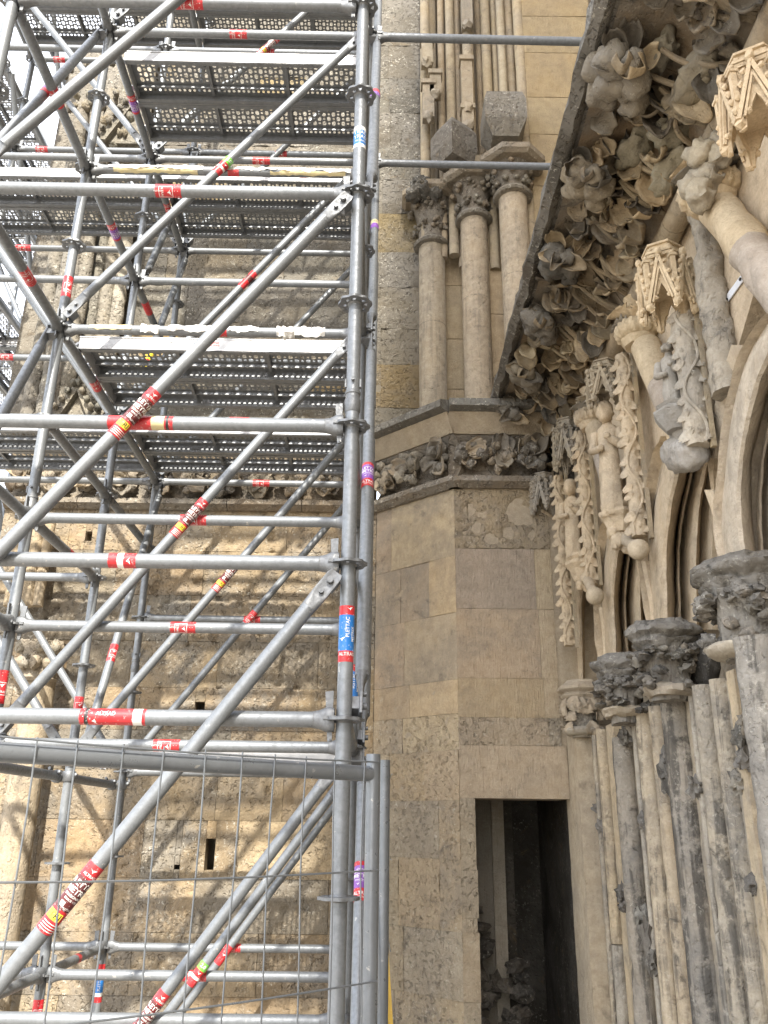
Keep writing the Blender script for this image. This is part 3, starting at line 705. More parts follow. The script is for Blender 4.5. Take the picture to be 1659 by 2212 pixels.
# ---- canopies
def canopy(c, w, h, color, label=None):
    """hexagonal tabernacle canopy; c = centre of its open underside"""
    c = V(c); R_ = w / 2
    mb = MB()
    def hexpt(k, r, z): a = PI / 6 + k * PI / 3; return c + V((math.cos(a) * r, math.sin(a) * r, z))
    for (r0, r1, z0, z1) in [(R_ * .97, R_ * .95, h * .42, h * .5), (R_ * .7, R_ * .66, h * .5, h * .80), (R_ * .86, R_ * .9, h * .78, h * .82), (R_ * .94, R_ * .94, h * .825, h * .86), (R_ * .74, R_ * .7, h * .86, h * .97), (R_ * .8, R_ * .8, h * .97, h)]:
        vs = [hexpt(k, r0, z0) for k in range(6)] + [hexpt(k, r1, z1) for k in range(6)]
        mb.add(vs, [(0, 1, 2, 3, 4, 5)[::-1], (6, 7, 8, 9, 10, 11)] + [(k, (k + 1) % 6, (k + 1) % 6 + 6, k + 6) for k in range(6)])
    for k in range(6):                       # corner pinnacles
        p = hexpt(k, R_ * 1.02, 0)
        mb.box(p + V((0, 0, h * .38)), (.010, 0, 0), (0, .010, 0), (0, 0, h * .30)); mb.box(p + V((0, 0, h * .70)), (.015, 0, 0), (0, .015, 0), (0, 0, .006))
        mb.blob(p + V((0, 0, h * .75)), .014, .3, 1); mb.blob(p + V((0, 0, h * .06)), (.02, .02, .024), .4, 1, seed=k)
        q = hexpt(k, R_ * .72, 0); mb.box(q + V((0, 0, h * .65)), (.009, 0, 0), (0, .009, 0), (0, 0, h * .17)); mb.blob(q + V((0, 0, h * .9)), .016, .3, 1)
    o = mb.build('canopy', 'portal', front, smooth=False, color=color, label=label)
    for k in range(6):
        A, B = hexpt(k, R_, 0), hexpt(k + 1, R_, 0); u = (B - A).normalized(); L = (B - A).length; n = V((u.y, -u.x, 0)); mid = (A + B) / 2
        if n.dot(mid - c) < 0: n = -n
        mb = MB(); up = V((0, 0, 1)); P = lambda s, z: A + u * (s * L) + up * (z * h)
        arch = [(.86, .0), (.83, .12), (.76, .2), (.66, .22), (.62, .27), (.5, .36), (.38, .27), (.34, .22), (.24, .2), (.17, .12), (.14, .0)]
        for sgn in (0, 1):
            half = [(0, -.02), (0, .46), (.5, .46)] + [(x if sgn == 0 else 1 - x, z) for (x, z) in ([q_ for q_ in arch if q_[0] <= .5] if sgn == 0 else [q_ for q_ in arch if q_[0] >= .5][::-1])]
            pts = [P(x if sgn == 0 else 1 - x, z) for x, z in half]
            mb.prism(pts, -n * .012)
        for s0, s1 in (((-.02, .08), (.5, .74)), ((1.02, .08), (.5, .74))):   # gable rakes
            a, b = P(*s0) + n * .012, P(*s1) + n * .012; d = (b - a); sd = d.normalized().cross(n)
            mb.box((a + b) / 2, d / 2, n * .008, sd * .007)
            a2, b2 = P(s0[0] * .7 + .15 if s0[0] < .5 else .87, .10) + n * .01, P(.5, .60) + n * .01; d2 = b2 - a2
            mb.box((a2 + b2) / 2, d2 / 2, n * .005, d2.normalized().cross(n) * .004)
            for q in range(4): mb.blob(a + d * (.15 + .22 * q) + sd * .016 * (1 if sd.z > 0 else -1) + n * .004, (.011, .011, .013), .5, 1, seed=q)
        mb.blob(P(.5, .8) + n * .012, (.018, .018, .024), .4, 1); mb.blob(P(.5, .72) + n * .012, .012, .3, 1)
        for s_ in (.24, .76): mb.blob(P(s_, .17) + n * .003, .013, .4, 1)
        mb.build('gablet', 'portal', o, smooth=False, color=color)
    return o
def statue(c, h, face, color, label, seed=0, broken=False):
    """robed carved figure standing on c"""
    c = V(c); f = V((face[0], face[1], 0)).normalized(); s = V((-f.y, f.x, 0)); up = V((0, 0, 1)); rnd = random.Random(seed)
    vs, fs = [], []; seg = 26
    prof = [(0, .135, .105), (.03, .14, .11), (.2, .125, .10), (.4, .118, .095), (.52, .11, .088), (.6, .105, .088), (.70, .122, .092), (.77, .132, .09), (.81, .115, .08), (.835, .07, .062), (.86, .052, .05), (.885, .05, .052)]
    for z, a, b in prof:
        for k in range(seg):
            t = 2 * PI * k / seg
            fold = (.15 * math.sin(t * 7 + z * 9 + seed) + .09 * math.sin(t * 12 - z * 14)) * max(0, min(1, (.66 - z) * 4)) * (1.15 - z)
            fold += .05 * math.sin(t * 5 + z * 30) * (1 if .55 < z < .8 else 0)
            r = 1 + fold
            vs.append(c + s * (math.cos(t) * a * .74 * h * r) + f * (math.sin(t) * b * .85 * h * r + .02 * h * math.sin(z * 5)) + up * (z * h))
    for i in range(len(prof) - 1):
        for k in range(seg): p, q = i * seg + k, i * seg + (k + 1) % seg; fs.append((p, q, q + seg, p + seg))
    fs += [tuple(range(seg))[::-1], tuple((len(prof) - 1) * seg + k for k in range(seg))]
    mb = MB(); mb.add(vs, fs)
    hd = c + up * (.955 * h) + f * (.03 * h)
    if not broken:
        v0, f0 = ICO[3]; out = []
        for p in v0:
            x, y, z = p.x, p.y, p.z             # y forward
            k = 1.0
            k += .30 * math.exp(-((x * 3.2) ** 2 + ((z + .10) * 3.6) ** 2)) * max(0, y)          # nose
            k -= .16 * (math.exp(-(((x - .36) * 4.5) ** 2 + ((z - .12) * 6) ** 2)) + math.exp(-(((x + .36) * 4.5) ** 2 + ((z - .12) * 6) ** 2))) * max(0, y)
            k += .10 * math.exp(-(((z - .30) * 5) ** 2)) * max(0, y)                              # brow
            k -= .08 * math.exp(-((x * 3) ** 2 + ((z + .42) * 9) ** 2)) * max(0, y)               # mouth
            k += .42 * math.exp(-((x * 1.6) ** 2 + ((z + .85) * 2.2) ** 2)) * max(0, y + .2)      # beard
            hair = max(0, min(1, (.25 - y) * 3 + max(0, z - .55) * 3))
            k += hair * (.16 + .07 * math.sin(11 * x + 9 * z) + .05 * math.sin(17 * z))
            out.append(hd + s * (x * .066 * h * k) + f * (y * .072 * h * k) + up * (z * .09 * h * k))
        mb.add(out, f0)
    else: mb.blob(hd - up * .03 * h, (.06 * h, .05 * h, .05 * h), .5, 3)
    for sg in (1, -1):                           # arms folded across the chest
        a = c + s * (sg * .105 * h) + up * (.77 * h); e = c + s * (sg * .120 * h) + f * (.05 * h) + up * (.60 * h); w_ = c + s * (sg * .03 * h) + f * (.125 * h) + up * ((.63 + .05 * sg) * h)
        mb.tube([a, a.lerp(e, .5), e, e.lerp(w_, .5), w_], [.036 * h, .038 * h, .038 * h, .036 * h, .024 * h], 12, True, lambda q, d: q + d * .004 * math.sin(q.z * 160))
        mb.blob(w_ + f * .01 * h, (.032 * h, .03 * h, .03 * h), .2, 2)
    return mb.build('statue', 'portal', front, color=color, ang=75, label=label)

def vine(base, r, z0, z1, color, seed, grey=0):
    random.seed(seed)
    o = drum_shaft(front, (base[0], base[1]), r, z0, z1, color, 'portal', 16, .004 + .008 * grey, 'vine_colonnette', .06)
    pts = []; n = int((z1 - z0) / .025)
    for i in range(n + 1):
        z = z0 + (z1 - z0) * i / n; a = -PI * .55 + .75 * math.sin(z * 17 + seed)
        pts.append(V((base[0] + math.cos(a) * (r + .004), base[1] + math.sin(a) * (r + .004), z)))
    mb = MB(); mb.tube(pts, .0075, 7); mb.build('vine_stem', 'portal', o, color=color)
    z = z0 + .04
    while z < z1 - .02:
        for sg in (-1, 1):
            a = -PI * .62 + sg * random.uniform(.45, .8); d = V((math.cos(a), math.sin(a), 0)); t = V((-d.y, d.x, 0)) * sg
            leaf(o, SML, V((base[0], base[1], z + random.uniform(-.015, .02))) + d * (r * .85) - V((0, 0, .01)), V((0, 0, .75)) + t * .55 + d * .45, d * 1 + V((0, 0, .25)), random.uniform(.05, .068), jit(color, .08), 'vine_leaf')
        z += random.uniform(.07, .09)
    return o

CAN = [(1175, 1078, 1.17, .18, .30), (1228, 975, 1.25, .19, .36), (1310, 842, 1.25, .20, .26), (1438, 622, 1.25, .225, .36), (1640, 232, 1.25, .24, .34)]
PC = [(.57, .46, .315, .3), (.59, .48, .335, .3), (.61, .50, .355, .35), (.67, .54, .36, .2), (.68, .54, .36, .15)]
A_ = []
for i, (px, py, X, w, h) in enumerate(CAN):
    p = atX(px, py, X); A_.append(p)
    canopy(p - V((0, 0, h * (.36 if i < 3 else .45))), w, h, [(.36, .31, .235, .9), (.36, .31, .23, .9), (.40, .34, .25, .9), PC[3], PC[4]][i], ['small gabled canopy in the corner', None, 'canopy with a broken crown', 'crisp pale gabled canopy', 'large pale canopy with a broken rim'][i])
statue(atX(1180, 1205, 1.19) - V((0, 0, .0)), .50, (-.5, -1), PC[0], 'slim carved figure turned to the side in the corner', 1)
statue(atX(1244, 1225, 1.25), .58, (-.55, -1), PC[1], 'robed figure with curly hair below the second canopy', 2)
statue(atX(1328, 1118, 1.25), .66, (-.6, -1), PC[2], 'bearded figure in a long robe', 3)
statue(atX(1463, 930, 1.27), .44, (-.6, -1), LGREY, 'worn headless figure, grey with grime', 4, True)
v1 = [(1210, 1100, 1.245, 1395, 1030, .034, PC[0]), (1266, 1100, 1.31, 1262, 935, .037, PC[1]), (1361, 950, 1.31, 1160, 770, .040, PC[2]), (1494, 850, 1.31, 965, 690, .050, (.50, .445, .36, .7))]
for i, (px, py, X, yb, yt, r, col) in enumerate(v1):
    p = atX(px, py, X); d_ = p.y
    z0 = atX(px, yb, X).z * 1.0; z0 = (atY(px, yb, p.y)).z; z1 = atY(px, yt, p.y).z
    vine((p.x, p.y), r, z0, z1, col, 60 + i, 1 if i == 3 else 0)
    mb = MB(); s0 = p + V((.045, -.045, 0)); mb.box((s0.x, s0.y, (z0 + z1) / 2), (.010, 0, 0), (0, .012, 0), (0, 0, (z1 - z0) / 2 + .02)); mb.build('fillet', 'portal', front, color=jit((.42, .34, .22, .5), .05))
# corbels, crouching heads and ball pendants
for (px, py, X, s_, col) in [(1260, 1260, 1.28, .58, PC[1]), (1341, 1166, 1.28, .75, PC[2])]:
    c = atX(px, py, X); mb = MB()
    for d, r in [((0, 0, 0), .075), ((-.03, -.05, -.03), .06), ((-.055, -.03, .04), .05), ((.03, -.07, -.08), .05), ((.0, .05, .06), .07), ((-.06, -.06, -.07), .03), ((.05, -.03, .05), .05)]: mb.blob(c + V(d) * s_, r * s_, .3, 3, 1.2)
    mb.build('corbel_head', 'portal', front, color=col, ang=80, label='crouching carved head under the vine colonnette')
    mb = MB(); mb.lathe(c + V((0, 0, .10 * s_)), [(.06, -.04), (.085, .03), (.11, .06), (.11, .075), (.085, .09), (.10, .11), (.09, .13)], 8); mb.build('corbel', 'portal', front, color=col, smooth=False)
for (px, py, X, r, tpx, tpy) in [(1285, 1287, 1.27, .060, 1268, 1250), (1379, 1187, 1.27, .060, 1352, 1165)]:
    c = atX(px, py, X); q = atX(tpx, tpy, X + .02); mb = MB(); mb.blob(c, r * .9, .06, 3, .7); mb.build('ball_pendant', 'portal', front, color=(.55, .465, .34, .25), ang=80)
    mb = MB(); mb.tube([q, q.lerp(c, .5), c], [.036, .03, .034], 12); mb.build('cusp_neck', 'portal', front, color=(.5, .42, .31, .35))
# plaster-caked broken pendant of the third bay
c = atX(1480, 985, 1.30); mb = MB()
for d, r in [((0, 0, 0), (.075, .12, .06)), ((-.02, .06, .04), (.06, .08, .07)), ((0, -.07, -.02), (.07, .07, .07)), ((.02, 0, .1), (.07, .08, .06))]: mb.blob(c + V(d), r, .25, 3)
mb.build('broken_pendant', 'portal', front, color=(.44, .42, .39, .5), ang=80, label='grey broken pendant')
mb = MB(); mb.lathe(atX(1462, 905, 1.27), [(.05, -.06), (.085, -.01), (.10, .02), (.10, .03), (.075, .045), (.085, .06)], 8); mb.build('corbel', 'portal', front, color=(.34, .33, .31, .7), smooth=False)
# ---- wreath rings with leafy finials and the curved rolls falling from them
RNG = [(1210, 1036, 1.34, .075, [(1215, 1052), (1230, 1095), (1248, 1150), (1262, 1200)], 15), (1276, 906, 1.34, .085, [(1286, 925), (1306, 990), (1330, 1070), (1345, 1130)], 24), (1378, 722, 1.34, .095, [(1396, 750), (1432, 835), (1470, 920), (1490, 985)], 34), (1536, 420, 1.34, .105, [(1552, 448), (1605, 520), (1660, 592), (1740, 705), (1850, 900)], 44)]
for i, (px, py, X, r, path, rpx) in enumerate(RNG):
    c = atX(px, py, X); col = PC[min(i + 1, 3)]
    def rope(q, d, c=c):
        a = math.atan2(q.y - c.y, q.x - c.x); return q + V((d.x, d.y, 0)) * (.07 * math.sin(a * 17 + q.z * 40))
    mb = MB(); mb.lathe(c, [(r * .8, -.075), (r * .95, -.05), (r * 1.0, -.035)], 8); mb.lathe(c, [(r * .8, -.035), (r * 1.15, -.02), (r * 1.25, .015), (r * 1.15, .05), (r * .8, .06)], 68, fn=rope)
    o = mb.build('wreath_ring', 'portal', front, color=jit(col, .05), ang=60)
    pts = [atX(x, y, X + .02) for x, y in path]; n = 18; pp = []
    for k in range(n + 1):
        t = k / n * (len(pts) - 1); j = min(int(t), len(pts) - 2); pp.append(pts[j].lerp(pts[j + 1], t - j))
    rr = [rpx / FPX * p.dot(_F) * .95 for p in pp]; rr = [.5 * (x + rr[0]) for x in rr]
    cols = [jit(col, .06), (.47, .40, .33, .5), jit(col, .06)]
    for b in range(3):
        mb = MB(); mb.tube(pp[b * 6:b * 6 + 7], rr[b * 6:b * 6 + 7], 22, True, lambda q, d: q + d * (.0035 + .01 * (i == 3)) * fbm(q, 12, 3)); mb.build('ogee_roll', 'portal', front, color=cols[b])
    random.seed(80 + i)
    for k in range(9):
        a = random.uniform(0, 2 * PI); d = V((math.cos(a), math.sin(a), 0)); mb = MB()
        leaf(o, SML, c + V((0, 0, .05 + .02 * (k % 3))) + d * .03, d + V((0, 0, .9)), V((0, 0, .6)) - d, random.uniform(.09, .14), jit(col if k % 3 else (.26, .23, .18, .8), .1), 'finial_leaf')
    mb = MB(); mb.lathe(c + V((0, 0, .05)), [(.05, 0), (.03, .05), (.035, .12), (.06, .17)], 10); mb.build('finial_stem', 'portal', o, color=jit(col, .05))
# big eroded beasts on the near wreath
c = atX(1530, 385, 1.30); mb = MB()
for d, r in [((0, 0, 0), .07), ((-.03, -.04, .08), .065), ((.03, .02, .14), .06), ((-.06, .03, -.02), .05), ((-.05, -.02, -.1), .06), ((.02, -.08, .04), .05), ((.05, -.05, .12), .06)]: mb.blob(c + V(d), r, .45, 3, 1.2)
mb.build('eroded_beast', 'portal', front, color=(.44, .38, .28, .7), ang=80, label='eroded crouching beast')
# ---- flat wall faces of each bay
AS = [6.14, 5.36, 4.40, 3.44, 2.45, 1.3]
for a, b in zip(AS, AS[1:]):
    w = (a - b)
    poly = [(a, 2.72), (b, 2.72), (b, 2.05), (a - .75 * w, 2.02), (a - .49 * w, 1.86), (a - .32 * w, 1.75), (a - .17 * w, 1.63), (a - .05 * w, 1.46), (a, 1.2)]
    mb = MB(); mb.prism([(1.43, y, z) for y, z in poly], (.22, 0, 0)); mb.build('wall_face', 'portal', front, color=jit((.66, .545, .395, .25), .05), ang=30)
# eroded strip and crack beside the near wreath
p = atX(1522, 600, 1.36); drum_shaft(front, (p.x + .03, p.y), .062, atY(1505, 850, p.y).z, 2.66, (.46, .41, .33, .6), 'shaft', 26, .020, 'eroded_shaft', .02)

# ---- arch ribs
def pxtube(pts, X, rpx, name, col, mat='portal', seg=18, rough=.0025, n=18, k=1.0):
    ps = [atX(x, y, X) for x, y in pts]; pp = []
    for i in range(n + 1):                       # Catmull-Rom through the points
        t = i / n * (len(ps) - 1); j = min(int(t), len(ps) - 2); f = t - j
        p0, p1, p2, p3 = ps[max(j - 1, 0)], ps[j], ps[j + 1], ps[min(j + 2, len(ps) - 1)]
        pp.append(((p1 * 2) + (p2 - p0) * f + (p0 * 2 - p1 * 5 + p2 * 4 - p3) * f * f + (p1 * 3 - p0 - p2 * 3 + p3) * f ** 3) * .5)
    r = rpx / FPX * pp[0].dot(_F) * k
    mb = MB(); mb.tube(pp, r, seg, True, lambda q, d: q + d * rough * (fbm(q, 9, 3) + .4 * fbm(q, 30, 2)))
    return mb.build(name, mat, front, color=jit(col, .05))
def pxband(pts, X, wpx, X2, name, col):
    """flat chamfered band: outer edge pts, width wpx to the right, going back to X2"""
    a = [atX(x, y, X) for x, y in pts]; b = [atX(x + wpx, y, X + .015) for x, y in pts]
    mb = MB(); vs = []; n = len(pts)
    for i in range(n): vs += [a[i], b[i], b[i] + V((X2 - X, 0, 0)), a[i] + V((X2 - X, 0, 0))]
    fs = []
    for i in range(n - 1):
        for k in range(4): p, q = i * 4 + k, i * 4 + (k + 1) % 4; fs.append((p, q, q + 4, p + 4))
    fs += [(0, 1, 2, 3)[::-1], tuple((n - 1) * 4 + k for k in range(4))]
    mb.add(vs, fs); return mb.build(name, 'portal', front, color=jit(col, .05), ang=50)
RC = (.60, .495, .355, .35); RD = (.48, .40, .295, .5)
def moulding(rows, xo, name, col, crust=0):
    """arch moulding swept along its curve: rows of (y, seven arris positions) and a fixed section of cavetto, roll, hollow, fillet, hollow, roll"""
    SEC = [[(0, 1.345), (.10, 1.375), (.4, 1.405), (.75, 1.41), (1, 1.395)],
           [(0, 1.405), (.05, 1.388), (.15, 1.370), (.28, 1.358), (.42, 1.355), (.56, 1.360), (.70, 1.374), (.82, 1.398), (.92, 1.43), (1, 1.465)],
           [(0, 1.465), (.35, 1.525), (.7, 1.54), (1, 1.525)], [(0, 1.475), (.5, 1.468), (1, 1.478)],
           [(0, 1.53), (.15, 1.535), (.35, 1.505), (.6, 1.485), (.85, 1.495), (1, 1.53)], [(0, 1.55), (.5, 1.555), (1, 1.54)]]
    U = []
    for k, sg in enumerate(SEC):
        for t, X in sg: U.append((k, t, X + xo))
    n = 34; vs = []; ys = [r[0] for r in rows]
    def knots(y):
        for r0, r1 in zip(rows, rows[1:]):
            if (r0[0] - y) * (r1[0] - y) <= 0:
                i = rows.index(r0); t = (y - r0[0]) / (r1[0] - r0[0]); pm, pp = rows[max(i - 1, 0)][1], rows[min(i + 2, len(rows) - 1)][1]
                return [.5 * (2 * b_ + (c_ - a_) * t + (2 * a_ - 5 * b_ + 4 * c_ - d_) * t * t + (3 * b_ - a_ - 3 * c_ + d_) * t ** 3) for a_, b_, c_, d_ in zip(pm, r0[1], r1[1], pp)]
        return rows[-1][1]
    for i in range(n + 1):
        y = ys[0] + (ys[-1] - ys[0]) * i / n; K = knots(y)
        for k, t, X in U:
            p = atX(K[k] + (K[k + 1] - K[k]) * t, y, X); vs.append(p + V((-.004 * fbm(p, 10, 3) - .0015 * fbm(p, 40, 2), 0, 0)))
    m_ = len(U); fs = [(i * m_ + j, i * m_ + j + 1, (i + 1) * m_ + j + 1, (i + 1) * m_ + j) for i in range(n) for j in range(m_ - 1)]
    o_ = len(vs)                                   # returns into the wall so that the piece is solid
    for i in range(n + 1):
        for j in (0, m_ - 1): q = V(vs[i * m_ + j]); vs.append(V((1.66, q.y, q.z)))
    for i in range(n):
        fs.append((i * m_, (i + 1) * m_, o_ + (i + 1) * 2, o_ + i * 2)); fs.append((i * m_ + m_ - 1, o_ + i * 2 + 1, o_ + (i + 1) * 2 + 1, (i + 1) * m_ + m_ - 1))
    mb = MB(); mb.add(vs, fs); return mb.build(name, 'portal', front, ang=40, color=jit(col, .04))
moulding([(1492, (1222, 1237, 1270, 1276, 1283, 1306, 1314)), (1400, (1218, 1235, 1268, 1272, 1279, 1301, 1308)), (1317, (1217, 1233, 1266, 1271, 1277, 1297, 1303)), (1270, (1221, 1237, 1270, 1275, 1281, 1299, 1305)), (1228, (1230, 1245, 1276, 1282, 1288, 1302, 1308)), (1200, (1243, 1257, 1286, 1291, 1296, 1308, 1312))], .0, 'arch_moulding', RC)
moulding([(1445, (1296, 1302, 1345, 1349, 1358, 1395, 1410)), (1388, (1286, 1301, 1343, 1347, 1356, 1393, 1408)), (1290, (1281, 1299, 1338, 1344, 1352, 1388, 1400)), (1200, (1286, 1306, 1347, 1353, 1361, 1390, 1400)), (1140, (1296, 1317, 1358, 1364, 1372, 1396, 1404)), (1096, (1314, 1332, 1370, 1376, 1384, 1404, 1412))], .0, 'arch_moulding', RC)
moulding([(1360, (1398, 1405, 1458, 1461, 1470, 1512, 1540)), (1290, (1386, 1404, 1457, 1461, 1470, 1511, 1539)), (1193, (1377, 1402, 1455, 1461, 1468, 1510, 1538)), (1100, (1384, 1411, 1466, 1471, 1479, 1515, 1542)), (1020, (1400, 1427, 1486, 1489, 1497, 1528, 1552)), (972, (1411, 1440, 1500, 1504, 1511, 1540, 1562)), (942, (1428, 1456, 1516, 1520, 1526, 1552, 1572))], .0, 'arch_moulding', RC)
moulding([(1220, (1550, 1560, 1634, 1641, 1650, 1690, 1730)), (1117, (1540, 1550, 1624, 1635, 1645, 1690, 1730)), (1004, (1550, 1560, 1622, 1640, 1650, 1695, 1735)), (920, (1558, 1570, 1640, 1655, 1666, 1705, 1745)), (840, (1574, 1586, 1660, 1676, 1688, 1722, 1760)), (765, (1596, 1612, 1694, 1708, 1720, 1750, 1790)), (690, (1640, 1658, 1744, 1756, 1768, 1796, 1836)), (640, (1690, 1708, 1790, 1800, 1812, 1840, 1880))], -.05, 'arch_moulding', (.58, .50, .39, .5))
pxband([(1520, 990), (1531, 927), (1552, 840), (1570, 775), (1580, 745)], 1.38, 26, 1.41, 'arch_band', RD)
pxband([(1560, 1215), (1553, 1155), (1534, 1095), (1521, 1058)], 1.36, 18, 1.42, 'arch_band', RC)
pxband([(1385, 1212), (1392, 1250), (1402, 1300), (1406, 1345)], 1.36, 9, 1.42, 'arch_band', RC)
pxband([(1293, 1312), (1299, 1350), (1303, 1400), (1304, 1430)], 1.36, 7, 1.42, 'arch_band', RC)
# ---- capitals
random.seed(91)
CAPS = [(1258, 1492, 1.31, .155, (.46, .385, .28, .4), False), (1346, 1442, 1.31, .155, (.19, .175, .148, .95), True), (1436, 1372, 1.30, .15, (.185, .17, .142, 1.0), True), (1606, 1246, 1.29, .165, (.165, .153, .132, 1.0), True)]
CAPP = []
for i, (px, py, X, R_, col, worn) in enumerate(CAPS):
    c = atX(px, py, X); CAPP.append(c); ro = .024 if worn else .002
    fn = lambda q, d: q + V((d.x, d.y, 0)).normalized() * ro * (fbm(q, 11, 3) + .6 * fbm(q, 35, 2))
    if worn:
        def fn(q, d):
            h = V((d.x, d.y, 0))
            return q + h.normalized() * (.030 * fbm(q, 9, 3) + .016 * fbm(q, 30, 3)) + V((0, 0, .010 * fbm(q + V((5, 0, 0)), 16, 3)))
    pr = [(R_ * .74, -.085), (R_ * .80, -.062), (R_ * .80, -.058), (R_ * .93, -.04), (R_ * .94, -.032), (R_ * .86, -.026), (R_ * .88, -.018), (R_ * 1.03, -.008), (R_ * 1.08, .0), (R_ * 1.08, .016), (R_ * .97, .03), (R_ * .80, .042), (R_ * .72, .06)]
    mb = MB(); mb.lathe(c, pr, 8 if not worn else 72, a0=PI / 8, fn=fn if worn else None)
    mb.build('abacus', 'portal' if not worn else 'shaft', front, color=col, ang=25 if not worn else 60)
    mb = MB(); mb.lathe(c, [(R_ * .52, -.30), (R_ * .53, -.26), (R_ * .55, -.22), (R_ * .58, -.18), (R_ * .62, -.14), (R_ * .70, -.10), (R_ * .76, -.07)], 48, fn=fn); o = mb.build('capital', 'shaft', front, color=jit((.40, .35, .27, .7) if not worn else (.30, .275, .235, .9), .08))
    for k in range(60 if worn else 22):
        a = PI * .45 + random.uniform(0, PI * 1.6); d = V((math.cos(a), math.sin(a), 0))
        z = -.10 + random.uniform(-.03, .02) - (random.uniform(.04, .13) if k % 4 == 0 else 0)
        if worn:
            mb = MB(); mb.blob(c + d * R_ * random.uniform(.72, 1.0) + V((0, 0, z)), (random.uniform(.018, .034), random.uniform(.018, .034), random.uniform(.012, .024)), .95, 2, 1.9, seed=k)
            mb.build('crumbled_leaf', 'shaft', o, smooth=(k % 2 == 0), color=jit(random.choice([(.075, .07, .062, .9), (.13, .12, .10, .9), (.22, .195, .155, .9)]), .15), ang=80)
        else:
            leaf(o, SML, c + d * R_ * .74 + V((0, 0, z - .04)), V((0, 0, 1)) + d * .6, d + V((0, 0, .4)), random.uniform(.07, .095), jit(col, .1), 'capital_leaf')
    mb = MB(); mb.lathe((c.x, c.y, .585), [(R_ * .72, -.03), (R_ * .86, -.014), (R_ * .90, .002), (R_ * .84, .014), (R_ * .68, .022)], 60, fn=fn); mb.build('astragal', 'portal', front, color=jit((.45, .39, .3, .6), .08))
# lumps coloured near black as the shade of hollows in broken capitals
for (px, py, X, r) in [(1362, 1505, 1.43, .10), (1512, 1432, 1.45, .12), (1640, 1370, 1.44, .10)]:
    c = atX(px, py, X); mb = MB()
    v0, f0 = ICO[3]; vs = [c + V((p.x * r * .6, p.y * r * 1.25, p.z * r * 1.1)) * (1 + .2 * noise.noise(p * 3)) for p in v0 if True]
    mb.add(vs, f0); mb.build('hollow_shade_lump', 'shaft', front, color=(.055, .052, .047, .7), ang=80)
# ---- battered shafts below the capitals
random.seed(97)
ZT = .58
G1 = (.42, .39, .34, .85); G2 = (.40, .36, .30, 1.0); C1 = (.62, .51, .35, .55); C2 = (.52, .45, .34, .85)
def er_list(n, x0, x1, X, y0=1590, y1=2200, r=(.010, .028), d=(.006, .016)):
    out = []
    for _ in range(int(n * 1.6)):
        c = atX(random.uniform(x0, x1), random.uniform(y0, y1), X + random.uniform(.02, .05)); k = random.random()
        out.append((c, (r[0] + (min(r[1], .035) - r[0]) * k * k) + .014, min(d[1], .018) * random.uniform(.4, 1)))
    return out
def vshaft(px0, px1, X, col, ztop=ZT, rough=.003, er=(), seg=26, zb=GZ, name='shaft', mat='shaft', step=.045):
    c = atX((px0 + px1) / 2, 1807, X); r = (px1 - px0) / 2 / FPX * c.dot(_F) * 1.2
    return drum_shaft(front, (c.x, c.y), r, zb, ztop, col, mat, seg, rough, name, step, er)
def vslab(px0, px1, X, col, ztop=ZT, X2=1.66, zb=GZ, mat='portal', rough=.003, er=()):
    a, b = atX(px0, 1807, X), atX(px1, 1807, X); n = 40; mb = MB(); vs = []; fs = []
    m_ = 5
    for k in range(n + 1):
        z = zb + (ztop - zb) * k / n
        for j in range(m_ + 1):
            p = V((X, a.y + (b.y - a.y) * j / m_, z)); e = rough * (fbm(p, 8, 3) + .5 * fbm(p, 28, 2))
            for (cp, cr_, cd) in er:
                dd = (p - cp).length / cr_ * (1 + .5 * noise.noise(p * 18))
                if dd < 1: e -= cd * (1 - dd * dd)
            vs.append(p + V((-e, 0, 0)))
        vs += [V((X2, b.y, z)), V((X2, a.y, z))]
    L = m_ + 3
    for k in range(n):
        for j in range(L): p, q = k * L + j, k * L + (j + 1) % L; fs.append((q, p, p + L, q + L))
    fs += [tuple(range(L)), tuple(n * L + j for j in range(L))[::-1]]
    mb.add(vs, fs); return mb.build('pier_face', mat, front, color=col, ang=50)
zsplit = atX(1290, 2030, 1.3).z
vslab(1256, 1631, 1.40, (.50, .43, .325, .85), ZT - .01, er=er_list(70, 1260, 1630, 1.40, r=(.015, .05), d=(.01, .02)), rough=.005)
vslab(1229, 1258, 1.245, (.50, .42, .305, .35), .62, er=er_list(6, 1232, 1256, 1.25))
vshaft(1257, 1290, 1.35, C1, ZT, .0025, er_list(10, 1258, 1288, 1.27, r=(.012, .03)), zb=zsplit)
vshaft(1257, 1290, 1.35, G1, zsplit - .005, .004, er_list(8, 1258, 1288, 1.27))
vshaft(1294, 1304, 1.34, C2, ZT, .0018, er_list(5, 1290, 1306, 1.33, r=(.02, .04)), 10)
vshaft(1306, 1329, 1.38, C1, ZT, .0018, er_list(12, 1306, 1330, 1.31, r=(.01, .025)), zb=zsplit)
vshaft(1306, 1329, 1.38, (.46, .42, .35, .8), zsplit - .005, .004, er_list(8, 1306, 1330, 1.31))
vslab(1327, 1345, 1.355, C1, ZT, er=er_list(5, 1328, 1344, 1.37))
vshaft(1343, 1383, 1.362, G2, ZT - .1, .004, er_list(18, 1344, 1380, 1.27, r=(.02, .06), d=(.01, .03)), 30)
vshaft(1386, 1397, 1.36, (.48, .44, .37, .8), ZT, .0018, er_list(4, 1384, 1398, 1.35, r=(.03, .05)), 10)
vshaft(1399, 1432, 1.38, (.56, .48, .36, .7), ZT, .0018, er_list(14, 1400, 1430, 1.31), 24)
vshaft(1431, 1463, 1.392, (.56, .47, .345, .75), ZT, .0018, er_list(16, 1432, 1462, 1.33, r=(.015, .05)), 24)
